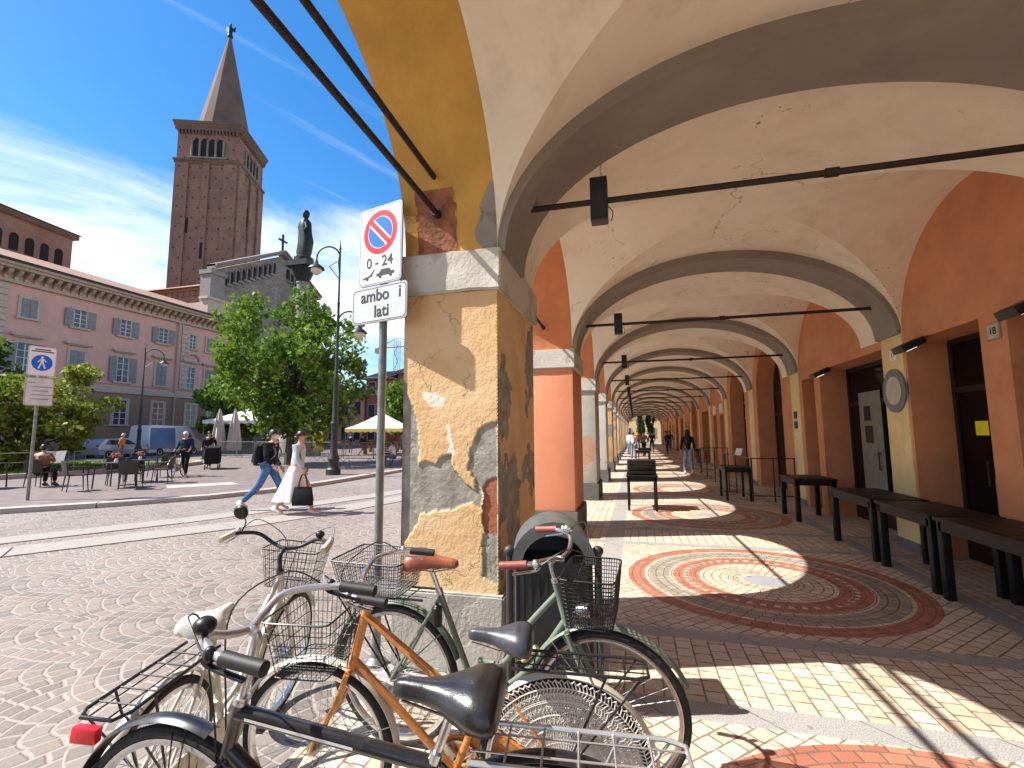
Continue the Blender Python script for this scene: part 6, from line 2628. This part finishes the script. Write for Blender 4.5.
cafe_table('dark square café table bearing a vase of pink flowers', -15.15, 10.95, 20)
cafe_table('dark square café table behind the flower table', -16.1, 12.4, 20)
cafe_table('dark square café table left of the seated reader', -18.9, 9.9, 20)
for x, y, lb in ((-15.15, 10.95, 'small vase of pink flowers on the front café table'), (-16.1, 12.4, 'small vase of pink flowers on the rear café table')):
    t = thing('flower_vase', lb, 'vase', (x, y, ZP + .75))
    g = MB()
    g.lathe([(.045, 0), (.055, .04), (.035, .10), (.045, .12)], 14)
    g.build('vase', M_white, t)
    g = MB()
    rr = random.Random(int(x * 10))
    for _ in range(40):
        leaves(g, (rr.gauss(0, .05), rr.gauss(0, .05), .18 + rr.random() * .08), (.03, .03, .03), 3, .05, rr)
    g.build('blooms', leaf_mat('pink_petals', (.45, .07, .10), (.70, .25, .25)), t, smooth=False, recalc=False)
person('seated reader in a rust brown top holding a newspaper at the café', (-17.72, 10.62, ZP), R(118), 'sit', 1.72, C_brown, C_black, M_shoe_d, M_hair_d)
g = MB()
g.face([(.0, -.30, .0), (.06, 0, -.02), (.10, 0, .36), (.06, -.30, .38)])
g.face([(.06, 0, -.02), (.0, .30, .0), (.06, .30, .38), (.10, 0, .36)])
bmesh.ops.solidify(g.bm, geom=g.bm.faces[:], thickness=.004)
o = g.build('newspaper', M_paper, smooth=False)
o.location = (-17.92, 11.02, ZP + .72)
o.rotation_euler = (0, R(8), R(118))
tag(o, 'open white newspaper held by the seated reader', 'newspaper')

# ================================================================== UNDER THE ARCADE
M_tabletop = mat('dark_table', (.010, .009, .009), .5, 0, .3, 8, .15, 30, spec=.3)


def bar_table(label, x0, x1, y0, y1, h, leg=.075, inset=.02, group='dark tables along the shop fronts'):
    t = thing('bar_table', label, 'table', ((x0 + x1) / 2, (y0 + y1) / 2, .008), 0, group)
    w, d = (x1 - x0) / 2, (y1 - y0) / 2
    g = MB()
    n = max(3, int((x1 - x0) / .11))
    for i in range(n):
        a = -w + 2 * w * i / n
        g.box(a + .003, a + 2 * w / n - .003, -d, d, h - .035, h)
    g.build('top', M_tabletop, t, bevel=.003)
    g = MB()
    for (a, b_, c, e) in ((-w + .03, w - .03, -d + .02, -d + .045), (-w + .03, w - .03, d - .045, d - .02), (-w + .02, -w + .045, -d + .05, d - .05), (w - .045, w - .02, -d + .05, d - .05)):
        g.box(a, b_, c, e, h - .12, h - .037)
    g.build('apron', M_tabletop, t)
    for sx in (-1, 1):
        for sy in (-1, 1):
            g = MB()
            cx, cy_ = sx * (w - inset - leg / 2), sy * (d - inset - leg / 2)
            g.box(cx - leg / 2, cx + leg / 2, cy_ - leg / 2, cy_ + leg / 2, 0, h - .038)
            g.build('leg', M_tabletop, t, bevel=.004)
    return t


bar_table('black slatted table nearest the camera by the glass shop door', 2.78, 3.42, 4.35, 5.62, .76)
bar_table('black slatted table in the middle of the row by the round plaque', 2.78, 3.42, 5.68, 6.80, .76)
bar_table('black slatted table at the far end of the row, under the round plaque', 2.78, 3.42, 6.90, 8.20, .76)
bar_table('black square table standing alone before the wide shop opening', 2.72, 3.42, 9.60, 10.55, .76)
bar_table('small black table before the first arched doorway', 2.0, 2.6, 12.2, 13.1, .78, .05)
bar_table('black table beneath stacked slatted benches out in the sunlit arcade', -.22, .42, 10.25, 11.05, .72, .05, group='dark tables out in the arcade')
t = thing('stacked_bench', 'pile of folded black slatted benches on the table in the sunlit arcade', 'bench stack', (.10, 10.65, .730))
for k in range(3):
    g = MB()
    for i in range(4):
        g.box(-.29, .29, -.3 + i * .15, -.18 + i * .15, .02 + k * .105, .085 + k * .105)
    g.box(-.26, -.22, -.3, .3, .0 + k * .105, .02 + k * .105).box(.22, .26, -.3, .3, .0 + k * .105, .02 + k * .105)
    g.build('slat_panel', M_tabletop, t, bevel=.003)
for x, y, lb in ((-.05, 24.0, 'dark café table farther down the arcade on the left'), (.1, 27.8, 'second dark café table farther down the arcade'), (2.5, 26.5, 'dark table by the shops farther down the arcade')):
    bar_table(lb, x, x + .7, y, y + .8, .75, .05, group='dark tables out in the arcade')


def rail_fence(label, a, b_, h=1.0):
    dx, dy = b_[0] - a[0], b_[1] - a[1]
    l = math.hypot(dx, dy)
    t = thing('rail_fence', label, 'barrier', (a[0], a[1], .008), math.atan2(dy, dx), 'thin black rails before the doorways')
    g = MB()
    g.box(0, l, -.012, .012, h - .025, h).box(.03, l - .03, -.010, .010, .12, .14)
    g.build('rail', M_black, t)
    for q in (0, l - .025, l / 2):
        g = MB()
        g.box(q, q + .025, -.0125, .0125, 0, h - .026)
        g.build('post', M_black, t)
    return t


rail_fence('thin black rail across the first arched doorway', (2.55, 12.25), (2.55, 15.4))
rail_fence('thin black rail closing the near end of the first arched doorway', (2.58, 12.2), (3.5, 12.2))
rail_fence('thin black rail before the second arched doorway', (2.45, 16.6), (2.45, 20.2))
rail_fence('short black rail closing the second arched doorway', (2.48, 20.3), (3.5, 20.3))
t = thing('menu_stand', 'black menu stand with a white sheet beside the first arched doorway rail', 'menu stand', (2.42, 14.1, .008), R(-60))
g = MB()
g.tube([(0, 0, 0), (0, 0, 1.05)], .015, 8)
g.lathe([(.16, 0), (.16, .015), (.02, .03)], 16)
g.build('stand', M_black, t)
g = MB()
g.cbox((0, -.02, 1.12), (.24, .01, .2), Matrix.Rotation(R(-20), 4, 'X'))
g.build('sheet', M_paper, t)

# boxes hanging on the tie rods
for k in range(0, 12):
    f = F1 + L * k
    t = thing('hanging_speaker', ['black box speaker clamped to the nearest tie rod', 'black box speaker on the second tie rod', 'black box speaker on the third tie rod'][k] if k < 3 else 'small black box speaker on a tie rod far down the arcade', 'speaker', (-.21, f + .33, 3.37), 0, 'speakers on the tie rods')
    g = MB()
    g.box(-.065, .065, -.06, .06, -.17, .17)
    g.build('cabinet', M_black, t, bevel=.008)
    g = MB()
    g.box(-.05, .05, -.066, -.061, -.15, .05)
    g.build('grille', M_rubber, t)
    g = MB()
    g.tube(spline([(.066, 0, -.05), (.10, .0, -.10), (.085, 0, -.17)], 4), .004, 5)
    g.build('cable', M_cable, t)

# lamps over the doors
M_lampglow = newmat('lit_lamp')[0]
b = M_lampglow.node_tree.nodes['Principled BSDF']
b.inputs['Base Color'].default_value = (.8, .8, .78, 1)
b.inputs['Emission Color'].default_value = (1, .95, .85, 1)
b.inputs['Emission Strength'].default_value = 1.3
for (y, z, lb) in ((7.05, 2.68, 'black floodlight over the near shop door beside the yellow pilaster'), (10.1, 2.70, 'black floodlight over the wide shop opening'), (5.2, 2.70, 'black floodlight over the nearest shop door')):
    t = thing('floodlight', lb, 'floodlight', (XW - .04, y, z))
    g = MB()
    g.M = Matrix.Rotation(R(-25), 4, 'Y')
    g.box(-.22, .06, -.13, .13, .0, .09)
    g.build('housing', M_black, t, bevel=.01)
    g = MB()
    g.M = Matrix.Rotation(R(-25), 4, 'Y')
    g.box(-.15, -.03, -.05, .05, -.008, .0)
    g.build('lens', M_lampglow, t)
    g = MB()
    g.tube([(.05, 0, .04), (.10, 0, .08)], .02, 8)
    g.build('bracket', M_black, t)

# plaques and plates on the wall
TW = Matrix(((0, 0, -1, 0), (-1, 0, 0, 0), (0, 1, 0, 0), (0, 0, 0, 1)))     # reader on -x side: local x -> -y, y -> z, z -> -x


def wall_plate(name, label, cat, y, z, w, h, m, txt=None, tm=None, size=.1, x=None, rim=None):
    t = thing(name, label, cat, ((XW - .022) if x is None else x, y, z))
    g = MB()
    g.prism(rrect(w, h, .008), .014, TW)
    g.build('plate', m, t, bevel=.002)
    if rim:
        g = MB()
        g.prism(rrect(w + .03, h + .03, .01), .008, TW)
        g.build('rim', rim, t)
    if txt:
        text_mesh('lettering', txt, size, tm or M_ink, t, Matrix.Translation((-.0155, 0, 0)) @ TW)
    return t


M_ceramic = mat('old_ceramic', (.48, .44, .36), .4, 0, .1, 14)
wall_plate('house_number', 'small ceramic house number 18 tile on the orange pier at right', 'house number', 5.78, 2.60, .16, .15, M_ceramic, '18', M_ink, .10, XW - .002, mat('tile_rim', (.30, .22, .15), .7))
wall_plate('house_number', 'small pale house number 17 tile high on the yellow pilaster', 'house number', 7.66, 2.66, .17, .15, M_white, '17', M_ink, .09)
wall_plate('brass_plaque', 'dark small plaque on the second yellow pilaster, upper one', 'plaque', 12.0, 1.98, .20, .16, M_darkwood, group if False else None)
wall_plate('brass_plaque', 'dark small plaque on the second yellow pilaster, lower one', 'plaque', 12.0, 1.76, .20, .16, M_darkwood)
wall_plate('brass_plaque', 'white small label under the dark plaques on the second pilaster', 'plaque', 12.0, 1.52, .18, .06, M_paper)
for i, k in enumerate((4, 4)):
    f = F1 + L * k
    wall_plate('shop_sign', 'white shop sign above the %s narrow red doorway far along the arcade' % ('nearer' if i == 0 else 'farther'), 'shop sign', f + (1.4, 3.15)[i], 2.62, .8, .38, M_paper, None, x=XW - .005)
t = thing('round_plaque', 'round grey plaque with a pale centre on the yellow pilaster', 'plaque', (XW - .022, 7.70, 2.16))
g = MB()
g.lathe([(0, 0), (.30, 0), (.30, .022), (.25, .03), (.205, .022), (0, .022)], 48, M=TW)
g.build('disc', mat('plaque_grey', (.15, .16, .19), .5, 0, .2, 60), t, ang=25)
g = MB()
g.lathe([(0, .0225), (.20, .0225), (.20, .027), (0, .027)], 48, M=TW)
g.build('centre', M_ceramic, t, ang=25)
# papers and notices in the doorways
def notice(label, y, z, w, h, m, x=XW + TH - .07):
    g = MB()
    g.prism(rrect(w, h, .002), .003, TW)
    o = g.build('notice', m, smooth=False)
    o.location = (x, y, z)
    return tag(o, label, 'notice')


notice('yellow paper notice on the near glass shop door', 6.88, 1.63, .22, .17, M_yellowpaper)
notice('tall pale poster on the near glass shop door', 6.60, 1.55, .20, 1.1, mat('pale_poster', (.30, .33, .33), .7))
notice('small dark framed notice low on the near glass shop door', 6.66, .85, .20, .42, M_greypaint)
notice('large grey panel standing in the wide shop opening', 9.62, 1.35, .80, 1.9, mat('grey_panel', (.20, .19, .165), .7))
notice('upper dark framed notice in the wide shop opening', 9.72, 1.92, .24, .26, M_darkwood, XW + TH - .076)
notice('lower dark framed notice in the wide shop opening', 9.70, 1.55, .28, .30, M_darkwood, XW + TH - .076)
notice('small white label on the first arched glass door', 14.3, 1.25, .25, .2, M_paper)

# potted shrubs at the far end
for i, (x, y) in enumerate(((.9, 76.5), (2.3, 77.5))):
    tree('potted_tree', 'tall dark evergreen at the far end of the arcade, %s one' % ('left' if i == 0 else 'right'), 'tree', (x, y, 0), 5, 3.2, (.6, .6, 2.6), 20, 90, .25, M_leaf_d, 60 + i, .1, .4)
